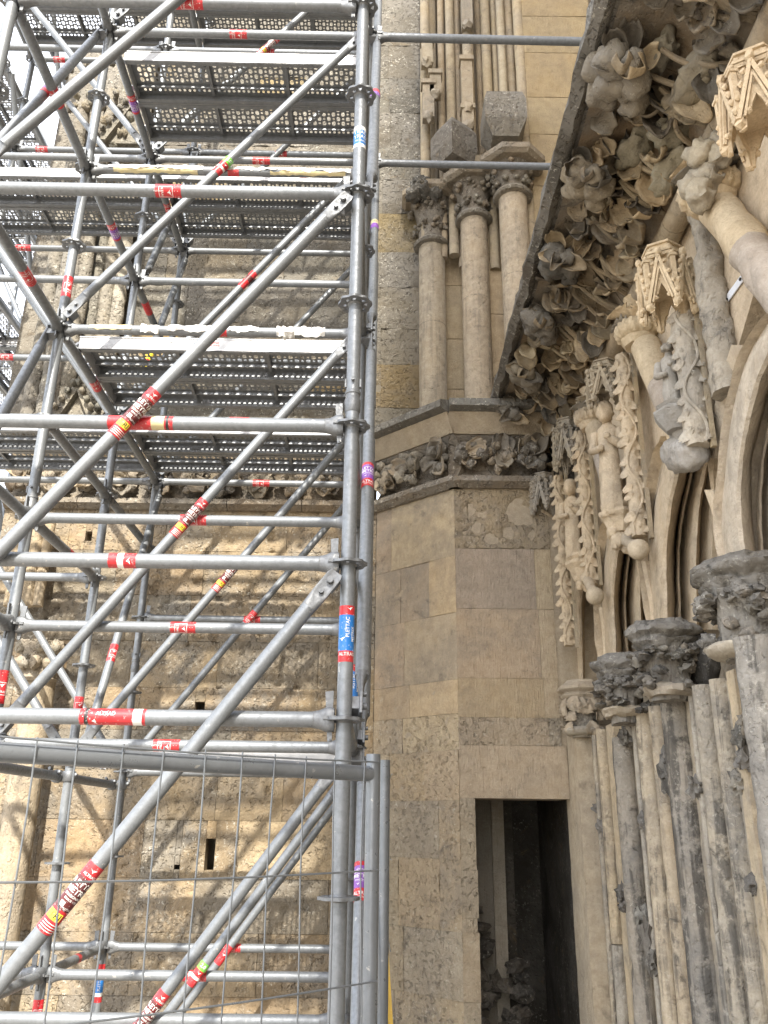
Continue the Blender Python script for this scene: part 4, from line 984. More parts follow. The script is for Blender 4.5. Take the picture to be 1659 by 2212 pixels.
vshaft(1462, 1520, 1.38, G2, ZT, .0025, er_list(26, 1464, 1518, 1.26, r=(.012, .05)), 34)
vshaft(1521, 1535, 1.37, (.48, .44, .37, .8), ZT, .0018, er_list(5, 1520, 1536, 1.36), 10)
vshaft(1536, 1578, 1.382, (.52, .46, .36, .85), ZT, .0018, er_list(16, 1538, 1576, 1.30), 26)
vshaft(1577, 1616, 1.392, (.54, .475, .37, .85), ZT, .0018, er_list(18, 1578, 1614, 1.33, r=(.015, .05)), 26)
vslab(1614, 1632, 1.35, C1, ZT, er=er_list(10, 1612, 1634, 1.37, r=(.02, .05), d=(.02, .04)))
vshaft(1650, 1728, 1.24, (.38, .355, .31, 1.0), .60, .007, er_list(22, 1650, 1700, 1.18, y0=1450), 34)
random.seed(141)
for px, py, rp, col in [(1398, 2030, 34, (.20, .185, .16, 1)), (1385, 1985, 22, (.30, .28, .24, 1)), (1410, 2075, 26, (.17, .16, .14, 1)), (1440, 1668, 26, (.10, .095, .085, 1)), (1455, 1640, 18, (.22, .2, .17, 1)), (1362, 1560, 20, (.33, .3, .25, 1)), (1352, 1590, 18, (.16, .15, .13, 1)), (1604, 1590, 20, (.16, .15, .13, 1)), (1612, 1640, 24, (.14, .13, .115, 1)), (1620, 1560, 18, (.3, .27, .22, 1)), (1598, 1690, 18, (.33, .3, .24, 1)),
                        (1290, 1745, 12, (.2, .18, .15, 1)), (1302, 1785, 12, (.17, .15, .13, 1)), (1247, 1835, 16, (.17, .15, .12, 1)), (1275, 1850, 14, (.3, .27, .21, 1)), (1345, 1930, 14, (.12, .11, .1, 1)), (1350, 1960, 12, (.2, .18, .16, 1)), (1505, 1700, 16, (.25, .235, .21, 1)), (1395, 1775, 14, (.13, .12, .11, 1)), (1630, 1910, 16, (.13, .12, .11, 1))]:
    c = atX(px, py, 1.352); r = rp / FPX * c.dot(_F); mb = MB(); mb.blob(c, (.035, r * 1.1, r * random.uniform(.9, 1.6)), .75, 3, 1.6, seed=px)
    mb.build('broken_stone', 'shaft', front, color=jit(col, .1), ang=60)
# white steel crack gauge screwed to the stone
X = 1.425
P4 = [atX(x, y, X) for x, y in ((1603, 594), (1606, 608), (1571, 656), (1567, 643))]
gz = thing('crack_gauge', 'small slanting white metal plate with two screws fixed to the pale stone', 'gauge', P4[3])
mb = MB(); mb.prism(P4, (-.005, 0, 0)); mb.build('gauge_plate', 'plate', gz, smooth=False)
for px, py in ((1600, 603), (1571, 647)):
    c = atX(px, py, X - .006); mb = MB(); mb.lathe(c, [(.007, 0), (.007, .005), (.004, .007)], 10, axis=(-1, 0, 0)); mb.build('screw', 'black', gz)
# ---------------------------------------------------------------- scaffold
YAW, SX0, SY0, SZ0, BAY = .0094, -.1152, 2.6664, -.1968, 1.5
def S(c, r, k, dx=0, dy=0, dz=0):
    """grid node: column c (0 = right, -1, -2 ... to the left), row r away from the viewer, level k every half metre"""
    lx, ly = c * BAY + dx, r + dy
    return V((SX0 + lx * math.cos(YAW) - ly * math.sin(YAW), SY0 + lx * math.sin(YAW) + ly * math.cos(YAW), SZ0 + .5 * k + dz))
AX, AY = (S(1, 0, 0) - S(0, 0, 0)).normalized(), (S(0, 1, 0) - S(0, 0, 0)).normalized()
R_T = .02415
sca = thing('scaffold_tower', 'galvanised modular scaffold tower with red and purple stickers before the church wall', 'scaffolding', (S(-1, 1, 0).x, S(-1, 1, 0).y, GZ))
random.seed(101)
STEEL = (1, 1, 1, 1)
# shared small castings
def rosette_mesh():
    mb = MB(); n = 48; zt = .0045
    def ring(rf, z): return [V((math.cos(2 * PI * k / n) * rf(k), math.sin(2 * PI * k / n) * rf(k), z)) for k in range(n)]
    outer = lambda k: .060 + .0035 * math.cos(2 * PI * k / n * 8)
    inner = lambda k: .0475 + .004 * math.cos(2 * PI * k / n * 8 + PI)
    # outer scalloped rim and inner collar
    for (ro, ri) in ((outer, inner), (lambda k: .033, lambda k: .0242)):
        o = len(mb.v)
        mb.v += [tuple(p) for z in (-zt, zt) for rf in (ri, ro) for p in ring(rf, z)]
        for k in range(n):
            a, b = k, (k + 1) % n
            q = lambda l, i: o + l * n + i
            for f in ((q(0, a), q(0, b), q(1, b), q(1, a)), (q(2, b), q(2, a), q(3, a), q(3, b)), (q(1, a), q(1, b), q(3, b), q(3, a)), (q(0, b), q(0, a), q(2, a), q(2, b))): mb.f.append(f); mb.m.append(0)
    for k in range(8):
        a = 2 * PI * (k + .5) / 8; d = V((math.cos(a), math.sin(a), 0)); t = V((-d.y, d.x, 0)); mb.box(d * .041, d * .0105, t * (.0065 if k % 2 else .0095), V((0, 0, zt * .98)))
    mb.lathe((0, 0, 0), [(.0243, -.011), (.029, -.005), (.029, .005), (.0243, .011)], 20)
    me = bpy.data.meshes.new('rosette'); me.from_pydata(mb.v, [], mb.f); me.materials.append(M['cast']); me.polygons.foreach_set('use_smooth', [True] * len(me.polygons)); me.set_sharp_from_angle(angle=.6); return me
def head_mesh():
    """wedge head: origin on the post axis, tube leaving along +x"""
    mb = MB(); sec = [(.030, .030, .035), (.040, .032, .038), (.056, .030, .037), (.075, .0265, .029), (.10, .0245, .0245), (.112, .0244, .0244)]; seg = 16; vs = []
    for x, hw, hh in sec:
        for k in range(seg):
            a = 2 * PI * k / seg; ca, sa = math.cos(a), math.sin(a); e = .55 if x < .06 else .85
            vs.append(V((x, hw * math.copysign(abs(ca) ** e, ca) * .85, hh * math.copysign(abs(sa) ** e, sa))))
    fs = []
    for i in range(len(sec) - 1):
        for k in range(seg): a, b = i * seg + k, i * seg + (k + 1) % seg; fs.append((a, b, b + seg, a + seg))
    fs += [tuple(range(seg))[::-1], tuple((len(sec) - 1) * seg + k for k in range(seg))]
    mb.add(vs, fs)
    mb.box((.044, 0, .004), (.020, 0, 0), (0, .031, 0), (0, 0, .0055))                       # slot lip
    w = MB(); mb.prism([(.036, -.0035, -.062), (.050, -.0035, -.062), (.060, -.0035, .085), (.034, -.0035, .088)], (0, .007, 0))   # wedge
    mb.lathe((.043, .0, -.062), [(.006, -.004), (.007, 0), (.006, .004)], 8)
    me = bpy.data.meshes.new('wedge_head'); me.from_pydata(mb.v, [], mb.f); me.materials.append(M['cast']); me.polygons.foreach_set('use_smooth', [True] * len(me.polygons)); me.set_sharp_from_angle(angle=.6); return me
def shoe_mesh():
    """flattened brace end: origin at the bolt, tube leaving along +x, flat face normal +y"""
    mb = MB(); sec = [(-.035, .021, .006), (-.02, .026, .007), (.05, .027, .008), (.085, .026, .014), (.125, .0245, .0235)]; seg = 16; vs = []
    for x, hz, hy in sec:
        for k in range(seg):
            a = 2 * PI * k / seg; ca, sa = math.cos(a), math.sin(a); e = .5 if x < .06 else .9
            dish = -.007 * (1 - abs(ca)) * (1 if x < .09 else 0) * (1 if sa > 0 else .4)
            vs.append(V((x, hy * math.copysign(abs(sa) ** e, sa) + dish, hz * math.copysign(abs(ca) ** e, ca))))
    fs = []
    for i in range(len(sec) - 1):
        for k in range(seg): a, b = i * seg + k, i * seg + (k + 1) % seg; fs.append((b, a, a + seg, b + seg))
    fs += [tuple(range(seg)), tuple((len(sec) - 1) * seg + k for k in range(seg))[::-1]]
    mb.add(vs, fs)
    for x, r in ((0, .011), (.045, .008)): mb.lathe((x, -.004, 0), [(r, -.008), (r, .012), (r * .7, .016)], 10, axis=(0, 1, 0)); mb.lathe((x, .004, 0), [(r, -.012), (r, .008), (r * .7, -.016)][:2], 10, axis=(0, -1, 0))
    me = bpy.data.meshes.new('brace_shoe'); me.from_pydata(mb.v, [], mb.f); me.materials.append(M['cast']); me.polygons.foreach_set('use_smooth', [True] * len(me.polygons)); me.set_sharp_from_angle(angle=.7); return me
ROS, HEAD, SHOE = rosette_mesh(), head_mesh(), shoe_mesh()
def frame(loc, x, z=(0, 0, 1)):
    x = V(x).normalized(); z = V(z); z = (z - x * z.dot(x)).normalized(); y = z.cross(x)
    return Matrix(((x.x, y.x, z.x, loc[0]), (x.y, y.y, z.y, loc[1]), (x.z, y.z, z.z, loc[2]), (0, 0, 0, 1)))
MEM = {}
def post(c, r, k0, k1, joints=()):
    a, b = S(c, r, k0), S(c, r, k1)
    if k0 <= -3: a.z = GZ + .25
    mb = MB(); mb.tube([a, b], R_T, 24); o = mb.build('post', 'galv', sca); MEM[('P', c, r)] = (o, a, b)
    for k in range(max(k0, -3), k1 + 1):
        p = S(c, r, k)
        if p.z < a.z: continue
        Mx = Matrix.Translation(p) @ Matrix.Rotation(YAW + random.uniform(-.1, .1), 4, 'Z'); link('rosette', ROS, o, mat=Mx)
    for z in joints:
        p = V((a.x, a.y, z)); mb = MB(); mb.lathe(p, [(R_T, -.07), (R_T + .003, -.065), (R_T + .0045, -.02), (R_T + .001, -.015), (R_T + .001, .0), (R_T + .0035, .003), (R_T + .0035, .012), (R_T, .016)], 24); mb.lathe(p + V((0, -R_T - .004, .05)), [(.006, -.004), (.006, .010)], 8, axis=(0, -1, 0))
        for sg in (-1, 1): mb.box(p + V((sg * (R_T + .002), -.004, .045)), (.003, 0, 0), (0, .007, 0), (0, 0, .016))
        mb.build('post_joint', 'cast', o)
    if k0 <= -3:
        mb = MB(); mb.tube([V((a.x, a.y, GZ + .02)), a], .017, 14); mb.lathe((a.x, a.y, GZ + .004), [(.075, 0), (.075, .008), (.03, .010)], 4); mb.lathe((a.x, a.y, a.z - .05), [(.03, -.015), (.036, 0), (.03, .015)], 12); mb.build('base_jack', 'cast', o)
def ledger(key, a, b, ends=(1, 1), name='ledger', r=R_T):
    d = (b - a).normalized(); mb = MB(); mb.tube([a + d * (.095 if ends[0] else 0), b - d * (.095 if ends[1] else 0)], r, 24)
    o = mb.build(name, 'galv', sca); MEM[key] = (o, a, b)
    if ends[0]: link('wedge_head', HEAD, o, mat=frame(a, d))
    if ends[1]: link('wedge_head', HEAD, o, mat=frame(b, -d))
    return o
def brace(key, a, b, n, e=.09):
    """diagonal between nodes a, b; n = side it lies on"""
    d = (b - a).normalized(); n = V(n).normalized(); A = a + d * e + n * .052; B = b - d * e + n * .052
    A.z += 0; mb = MB(); mb.tube([A + d * .11, B - d * .11], R_T * .98, 22); o = mb.build('brace', 'galv', sca); MEM[key] = (o, A, B)
    for p, dd in ((A, d), (B, -d)):
        z = dd.cross(n); link('brace_shoe', SHOE, o, mat=frame(p, dd, z))
        mb = MB(); q = p - n * .028; mb.box(q, dd * .022, n * .022, dd.cross(n) * .022); mb.lathe(p + n * .006, [(.010, 0), (.010, .012)], 6, axis=n); mb.build('brace_head', 'cast', o)
    return o
for c, r, k0, k1, j in [(0, 0, -3, 15, (S(0, 0, 3).z + .12,)), (-1, 0, -3, 15, ()), (-1, 1, -3, 17, (S(-1, 1, 3).z + .09,)), (0, 1, -3, 17, ()), (-1, 2, -3, 17, (S(-1, 2, 4).z - .06,)), (0, 2, -3, 17, ()), (-1, 3, -3, 17, (S(-1, 3, 2).z + .2,)), (0, 3, -3, 17, ()),
                          (-2, 2, -3, 17, ()), (-2, 3, -3, 17, ()), (-2, 1, -3, 17, ()), (-3, 2, 1, 17, ()), (-3, 3, 1, 17, ())]:
    post(c, r, k0, k1, j)
# ledgers along the wall: (row, level, bays)
for r, k, bays in [(0, 7, '0'), (0, 5, '0'), (0, 3, '0'), (0, 2, '0'), (0, 1, '0'), (1, 9, '0'), (1, 7, '0'), (1, 5, '0'), (1, 3, '0'), (1, 2, '0'), (1, 1, '0'), (1, -1, '0'), (0, 9, '0'), (0, -2, '0'),
                   (2, 11, '01'), (2, 9, '01'), (2, 7, '01'), (2, 5, '01'), (2, 3, '1'), (2, -1, '01'), (2, 13, '01'),
                   (3, 13, '01'), (3, 11, '01'), (3, 9, '01'), (3, 7, '01'), (3, 5, '01'), (3, 3, '0'), (3, 1, '0'), (3, -1, '01'), (1, 13, '0'), (1, 11, '0'), (2, 9, '2'), (3, 9, '2'), (3, 11, '2'), (2, 11, '2'), (3, 7, '2'), (2, 7, '2'), (3, 5, '2')]:
    for b in bays:
        c = -int(b); ledger(('L', r, k, int(b)), S(c - 1, r, k), S(c, r, k))
# ties reaching over to the church front
for r in (1, 2):
    a = S(0, r, 9, .02); b = V((1.62, a.y + .02, a.z)); ledger(('TIE', r), a, b, (1, 0), 'tie_tube')
# transoms in depth
for c, k, rs in [(-1, 7, (0, 1, 2)), (-1, 5, (0, 1, 2)), (-1, 9, (0, 1, 2)), (-1, 3, (0, 1)), (-1, 4, (1, 2)), (-1, -1, (1, 2)), (-1, 2, (0,)), (0, 9, (0, 1, 2)), (0, 5, (0, 1, 2)), (0, 7, (0, 1, 2)), (0, 3, (0, 1)), (0, 1, (0, 1, 2)), (0, 2, (0,)), (0, -1, (0, 1, 2)), (-2, 9, (1, 2)), (-2, 5, (1, 2)), (-2, 11, (2,)), (-2, 7, (1, 2)), (-1, 13, (1, 2)), (0, 13, (1, 2)), (-2, 13, (2,)), (-3, 9, (2,)), (-3, 11, (2,)), (-3, 7, (2,))]:
    for r in rs: ledger(('T', c, k, r), S(c, r, k), S(c, r + 1, k), name='transom')
# face braces rising to the right / to the left
for r, k, c in [(0, -2, 0), (0, 1, 0), (0, 5, 0), (1, 9, 0), (1, 5, 0), (1, 1, 0), (1, -3, 0), (2, 9, 0), (2, 5, 0), (2, 1, 0), (2, -3, 0), (3, 9, 0), (3, 5, 0), (3, 1, 0), (3, -3, 0)]:
    brace(('B', r, k), S(c - 1, r, k), S(c, r, k + 4), -AY)
for r, k in [(2, 9), (2, 5), (2, 1), (3, 5), (3, 9), (3, 1)]:
    brace(('BL', r, k), S(-2, r, k + 4), S(-1, r, k), -AY)
# side braces
for k, r in [(1, 0), (5, 0), (-3, 0), (1, 1), (5, 1), (9, 1), (5, 2)]:
    brace(('Y', 0, k, r), S(0, r, k), S(0, r + 1, k + 4), AX, .05)
for k, r in [(5, 0), (1, 0), (5, 2), (1, 2), (9, 0), (7, 2)]:
    brace(('Y', -1, k, r), S(-1, r, k), S(-1, r + 1, k + 4), AX * -1 if r == 0 else AX, .05)
# tube clamped low across the rows, with swivel couplers
a, b = S(-1, 0, 1, -.06, .3, -.08), S(-1, 3, 1, -.06, .12, -.08)
mb = MB(); mb.tube([a, b], R_T, 22); o = mb.build('cross_tube', 'galv', sca); MEM['CT'] = (o, a, b)
for r in (1, 2, 3):
    p = S(-1, r, 1, 0, 0, -.08); mb = MB()
    mb.lathe(p, [(.031, -.026), (.034, -.022), (.034, .022), (.031, .026)], 14); mb.lathe(p + AX * -.06, [(.031, -.026), (.034, -.02), (.034, .02), (.031, .026)], 14, axis=AY)
    for q in (V((-.03, -.045, .012)), V((-.09, -.02, .03)), V((.045, -.01, .0))): mb.lathe(p + q, [(.009, 0), (.009, .03), (.005, .032)], 6, axis=(0, -1, .3))
    mb.build('coupler', 'cast', o)

# ---------------------------------------------------------------- stickers: printed sleeves on the tubes
_tx = {}
def text_mesh(s, size):
    if s not in _tx:
        cu_ = bpy.data.curves.new('lettering', 'FONT'); cu_.body = s; cu_.size = 1.0; cu_.align_x = 'CENTER'; cu_.align_y = 'CENTER'; cu_.offset = .012; cu_.resolution_u = 2
        ob = bpy.data.objects.new('lettering', cu_); COL.objects.link(ob); bpy.context.view_layer.update()
        me = bpy.data.meshes.new_from_object(ob.evaluated_get(bpy.context.evaluated_depsgraph_get()))
        bm = bmesh.new(); bm.from_mesh(me); bmesh.ops.triangulate(bm, faces=bm.faces); bm.to_mesh(me); bm.free()
        _tx[s] = ([v.co.copy() for v in me.vertices], [tuple(p.vertices) for p in me.polygons])
        bpy.data.objects.remove(ob); bpy.data.meshes.remove(me); bpy.data.curves.remove(cu_)
    vs, fs = _tx[s]; return [(v.x * size, v.y * size) for v in vs], fs
def sticker(key, px, spec, axis='x', flip=False, r=R_T):
    """spec: (zones [(length, material)], marks [(kind, along, around, size, material, text)]) measured along the tube"""
    o, a, b = MEM[key]; best = min((abs(proj(a.lerp(b, t))[0 if axis == 'x' else 1] - px), t) for t in [i / 400 for i in range(401)] if a.lerp(b, t).dot(_F) > .2)
    p = a.lerp(b, best[1]); d = (b - a).normalized()
    if flip: d = -d
    f = (-p).normalized(); f = (f - d * f.dot(d)).normalized(); rt = d.cross(f)
    zones, marks = spec; L = sum(z[0] for z in zones); mats = []; mb = MB()
    def P(u, v, h): return p + d * v + (rt * math.sin(u / r) + f * math.cos(u / r)) * (r + h)
    def mi(m):
        if m not in mats: mats.append(m)
        return mats.index(m)
    v = -L / 2
    for ln, m in zones:
        if m:
            seg = 26; vs = []; w0, w1 = random.uniform(-.002, .002), random.uniform(-.002, .002)
            for vv, sgn in ((v, 0), (v + ln, 0)):
                for k in range(seg): vs.append(P(2 * PI * r * k / seg, vv, .0007))
            mb.cur = mi(m); mb.add(vs, [(k, (k + 1) % seg, (k + 1) % seg + seg, k + seg) for k in range(seg)])
        v += ln
    for kind, al, ar, size, m, s in marks:
        mb.cur = mi(m)
        if kind == 'text':
            vs, fs = text_mesh(s, size); mb.add([P(ar + x, al + y, .0013) for x, y in vs], fs)
        elif kind == 'vtext':
            vs, fs = text_mesh(s, size); mb.add([P(ar - y, al + x, .0013) for x, y in vs], fs)
        elif kind == 'rect':
            w, h = size; n = 6
            vs = [P(ar - w / 2 + w * i / n, al + j * h / 2, .0011) for j in (-1, 1) for i in range(n + 1)]
            mb.add(vs, [(i, i + 1, i + n + 2, i + n + 1) for i in range(n)])
        elif kind == 'bird':
            k = size; pts = [(-1, .55), (-.15, .2), (.0, .5), (1, .7), (.35, .1), (.05, -.5), (-.12, -.05)]
            vs = [P(ar + x * k, al + y * k, .0013) for x, y in pts]; mb.add(vs, [(0, 1, 6), (1, 2, 4), (2, 3, 4), (1, 4, 6), (4, 5, 6)])
    return mb.build('sticker', mats, o, ang=40)
def red_sp(L=.12):
    m = [('rect', L * .5 - .012, 0, (.15, .002), 'white', ''), ('rect', L * .5 - .018, 0, (.15, .004), 'black', ''), ('rect', L * .5 - .024, 0, (.15, .002), 'white', '')]
    for s in (-1, 1): m.append(('rect', -.008 + s * .026, .004, (.044, .002), 'white', '')); m.append(('rect', -.008, .004 + s * .021, (.002, .052), 'white', ''))
    m += [('bird', .004, .004, .014, 'white', ''), ('text', -.022, .004, .012, 'white', 'ALTRAD'), ('vtext', -L * .5 + .012, .0, .008, 'white', 'PLETTAC')]
    return ([(L, 'red')], m)
def brown_sp():
    m = [('bird', .088, .004, .010, 'white', ''), ('text', .074, .004, .011, 'white', 'ALTRAD'), ('rect', .062, 0, (.15, .002), 'white', ''), ('rect', -.036, 0, (.15, .002), 'white', ''),
         ('text', .045, .008, .022, 'white', 'PLETTAC'), ('text', .023, .008, .022, 'white', 'METRIX'), ('text', .007, .006, .010, 'white', 'DIAGONALE'), ('text', -.004, .006, .008, 'white', 'BRACE 1,50'),
         ('rect', -.020, -.008, (.014, .014), 'white', ''), ('text', -.019, -.008, .010, 'brown', 'NF'), ('text', -.028, .014, .007, 'white', 'PLETTAC'),
         ('rect', -.056, -.004, (.046, .024), 'yellow', ''), ('text', -.056, -.001, .024, 'black', 'TRI')]
    for i in range(4): m.append(('rect', -.078 - i * .007, .004, (.05, .0022), 'white', ''))
    return ([(.035, 'red'), (.036, 'red'), (.10, 'brown'), (.042, 'red')], m)
def purple_sp():
    m = [('rect', .050, 0, (.15, .002), 'white', ''), ('rect', -.030, 0, (.15, .002), 'white', ''), ('text', .035, .004, .020, 'white', 'PLETTAC'), ('text', .017, .004, .020, 'white', 'METRIX'), ('text', .002, .004, .009, 'white', 'DIAGONALE'),
         ('bird', -.014, -.010, .007, 'white', ''), ('text', -.046, .004, .018, 'white', 'ALTRAD'), ('text', -.06, .004, .009, 'white', 'PLETTAC')]
    return ([(.046, 'red'), (.083, 'purple'), (.016, 'red')], m)
def blue_sp():
    m = [('rect', .062, 0, (.15, .003), 'white', ''), ('rect', -.052, 0, (.15, .003), 'white', ''), ('vtext', .02, .004, .016, 'white', 'PLETTAC'), ('vtext', -.002, .022, .014, 'white', 'METRIX'), ('text', -.066, .004, .015, 'white', 'ALTRAD'), ('bird', -.02, -.014, .012, 'white', ''), ('bird', .078, .010, .010, 'white', '')]
    return ([(.035, 'red'), (.115, 'blue'), (.03, 'red')], m)
def white_sp(): return ([(.016, 'white'), (.07, 'blue'), (.018, 'white')], [('text', .02, .004, .022, 'white', 'TRAD'), ('text', -.002, .004, .022, 'white', 'TRAD'), ('text', -.022, .004, .012, 'white', 'ALTRAD')])
def green_sp(): return ([(.035, 'red'), (.014, 'white'), (.032, 'red'), (.038, 'green')], [('text', .042, .0, .024, 'white', '2.0'), ('rect', -.02, 0, (.15, .003), 'white', ''), ('rect', -.03, 0, (.15, .002), 'black', ''), ('bird', .006, .004, .010, 'white', '')])
random.seed(111)
for key, px, sp, ax in [(('L', 0, 7, 0), 410, red_sp(.12), 'x'), (('L', 0, 5, 0), 366, red_sp(.10), 'x'), (('L', 0, 2, 0), 268, ([(.03, 'red'), (.02, 'white'), (.04, 'red')], [('bird', .02, 0, .012, 'white', '')]), 'x'),
                        (('L', 1, 9, 0), 515, red_sp(.10), 'x'), (('L', 2, 11, 0), 580, red_sp(.09), 'x'), (('L', 3, 13, 1), 130, red_sp(.10), 'x'), (('L', 3, 13, 0), 623, red_sp(.10), 'x'), (('L', 3, 11, 1), 92, red_sp(.1), 'x'), (('L', 3, 11, 0), 607, red_sp(.1), 'x'), (('L', 2, 9, 0), 565, red_sp(.12), 'x'),
                        (('L', 3, 9, 1), 52, red_sp(.12), 'x'), (('L', 3, 7, 1), 16, red_sp(.1), 'x'), (('L', 1, 3, 0), 418, red_sp(.12), 'x'), (('L', 3, 5, 0), 565, red_sp(.12), 'x'), (('L', 2, 5, 0), 518, red_sp(.12), 'x'), (('L', 1, 2, 0), 397, red_sp(.11), 'x'), (('L', 3, 3, 0), 545, red_sp(.11), 'x'), (('L', 1, 1, 0), 361, red_sp(.11), 'x'),
                        (('L', 2, -1, 0), 421, red_sp(.12), 'x'), (('L', 3, -1, 0), 500, red_sp(.11), 'x'), (('L', 1, 5, 0), 480, ([(.05, 'red')], []), 'x'), (('L', 1, 7, 0), 505, ([(.06, 'red')], []), 'x'),
                        (('B', 0, -2), 154, brown_sp(), 'x'), (('B', 0, 1), 292, brown_sp(), 'x'), (('B', 1, 1), 408, brown_sp(), 'x'), (('B', 2, 1), 490, brown_sp(), 'x'), (('B', 1, -3), 316, brown_sp(), 'x'), (('B', 2, 5), 535, ([(.06, 'red'), (.04, 'brown'), (.04, 'red')], []), 'x'), (('B', 3, -3), 484, ([(.12, 'red')], [('bird', 0, 0, .012, 'white', '')]), 'x'), (('B', 2, 9), 579, brown_sp(), 'x'), (('B', 3, 1), 540, red_sp(.1), 'x'),
                        (('T', -1, 7, 0), 120, red_sp(.11), 'x'), (('T', -1, 9, 1), 288, purple_sp(), 'x'), (('T', -1, 7, 1), 245, purple_sp(), 'x'), (('T', -1, 5, 0), 57, red_sp(.11), 'x'), (('T', -1, 3, 1), 150, ([(.10, 'red')], []), 'x'), (('T', -1, 9, 2), 362, red_sp(.1), 'x'), (('T', -1, 5, 1), 205, red_sp(.10), 'x'), (('T', -1, 7, 2), 317, ([(.14, 'red')], []), 'x'), (('T', -1, -1, 2), 165, ([(.05, 'red')], []), 'x'),
                        (('Y', -1, 5, 0), 98, ([(.04, 'red'), (.05, 'purple')], []), 'x'), (('Y', -1, 1, 2), 243, red_sp(.12), 'x'), (('Y', 0, 5, 1), 490, ([(.06, 'purple'), (.05, 'cream')], [('text', .028, .0, .016, 'black', 'TRA')]), 'y'),
                        (('P', 0, 0), 1370, blue_sp(), 'y'), (('P', 0, 0), 308, white_sp(), 'y'), (('P', -1, 1), 625, red_sp(.12), 'y'), (('P', -1, 1), 1482, red_sp(.14), 'y'), (('P', -1, 2), 1530, red_sp(.10), 'y'), (('P', -1, 3), 2120, ([(.03, 'red'), (.02, 'white'), (.12, 'blue'), (.03, 'red')], [('vtext', 0, 0, .02, 'white', 'PLETTAC')]), 'y'), (('P', -1, 2), 2188, red_sp(.12), 'y'), (('P', 0, 1), 1478, blue_sp(), 'y'),
                        (('Y', 0, 1, 0), 1032, purple_sp(), 'y'), (('Y', 0, -3, 0), 1908, purple_sp(), 'y'), (('Y', 0, 5, 0), 208, ([(.05, 'purple'), (.04, 'red')], []), 'y'), (('B', 1, 5), 480, green_sp(), 'x'), (('B', 2, -3), 428, green_sp(), 'x')]:
    sticker(key, px, sp, ax)
sticker(('L', 0, 3, 0), 305, ([(.15, 'red'), (.045, 'cream'), (.006, 'red'), (.010, 'black'), (.014, 'red')], [('rect', .075, 0, (.15, .002), 'white', '')]), 'x')
sticker(('L', 0, 1, 0), 247, ([(.015, 'red'), (.012, 'black'), (.135, 'red'), (.028, 'white'), (.010, 'red')], [('rect', -.074, 0, (.15, .002), 'white', ''), ('rect', -.088, 0, (.15, .002), 'white', ''), ('bird', -.055, .012, .014, 'white', ''), ('vtext', -.02, -.010, .016, 'white', 'ALTRAD')]), 'x')
sticker(('Y', -1, 5, 2), 326, ([(.09, 'yellow'), (.05, 'galv'), (.06, 'yellow'), (.05, 'black')], []), 'x')
sticker(('Y', -1, 5, 2), 316, ([(.09, 'yellow'), (.09, 'red')], []), 'x')
# torn white tape on two ledgers
random.seed(113)
def tape(key, spans):
    o, a, b = MEM[key]; d = (b - a).normalized(); up = V((0, 0, 1)); L = (b - a).length
    for t0, t1, m, a0, a1, h in spans:
        mb = MB(); n = 44; k_ = 8; vs = []
        for i in range(n + 1):
            v = (t0 + (t1 - t0) * i / n) * L; e0 = a0 + .5 * noise.noise(V((v * 16, t0 * 9, 0))) + .25 * noise.noise(V((v * 50, 1, 0))); e1 = a1 + .6 * noise.noise(V((v * 14, 7, t0))) + .25 * noise.noise(V((v * 50, 5, 0)))
            for j in range(k_ + 1):
                an = e0 + (e1 - e0) * j / k_; rr = R_T + .0012 + h * abs(noise.noise(V((v * 30, an * 1.5, t0 * 7)))) * (1.5 if j in (0, k_) else 1)
                vs.append(a + d * v + (V((0, -1, 0)) * math.cos(an) + up * math.sin(an)) * rr)
        mb.add(vs, [(i * (k_ + 1) + j, i * (k_ + 1) + j + 1, (i + 1) * (k_ + 1) + j + 1, (i + 1) * (k_ + 1) + j) for i in range(n) for j in range(k_)])
        mb.build('tape', m, o, ang=0)
tape(('L', 1, 7, 0), [(.08, .42, 'tape', -.3, 1.9, .008), (.10, .40, 'cream', -1.3, -.1, .003), (.46, .60, 'tape', -.2, 1.8, .004), (.62, .95, 'tape', -.3, 1.9, .007), (.66, .93, 'cream', -1.2, -.2, .003)])
tape(('L', 1, 5, 0), [(.10, .24, 'cream', -.4, 1.9, .004), (.27, .33, 'tape', -.9, 1.2, .012), (.36, .55, 'tape', -.5, 1.8, .014), (.56, .66, 'tape', -.4, 1.5, .012), (.72, .88, 'tape', -.9, 2.0, .02), (.74, .78, 'tape', -2.0, -.6, .02)])
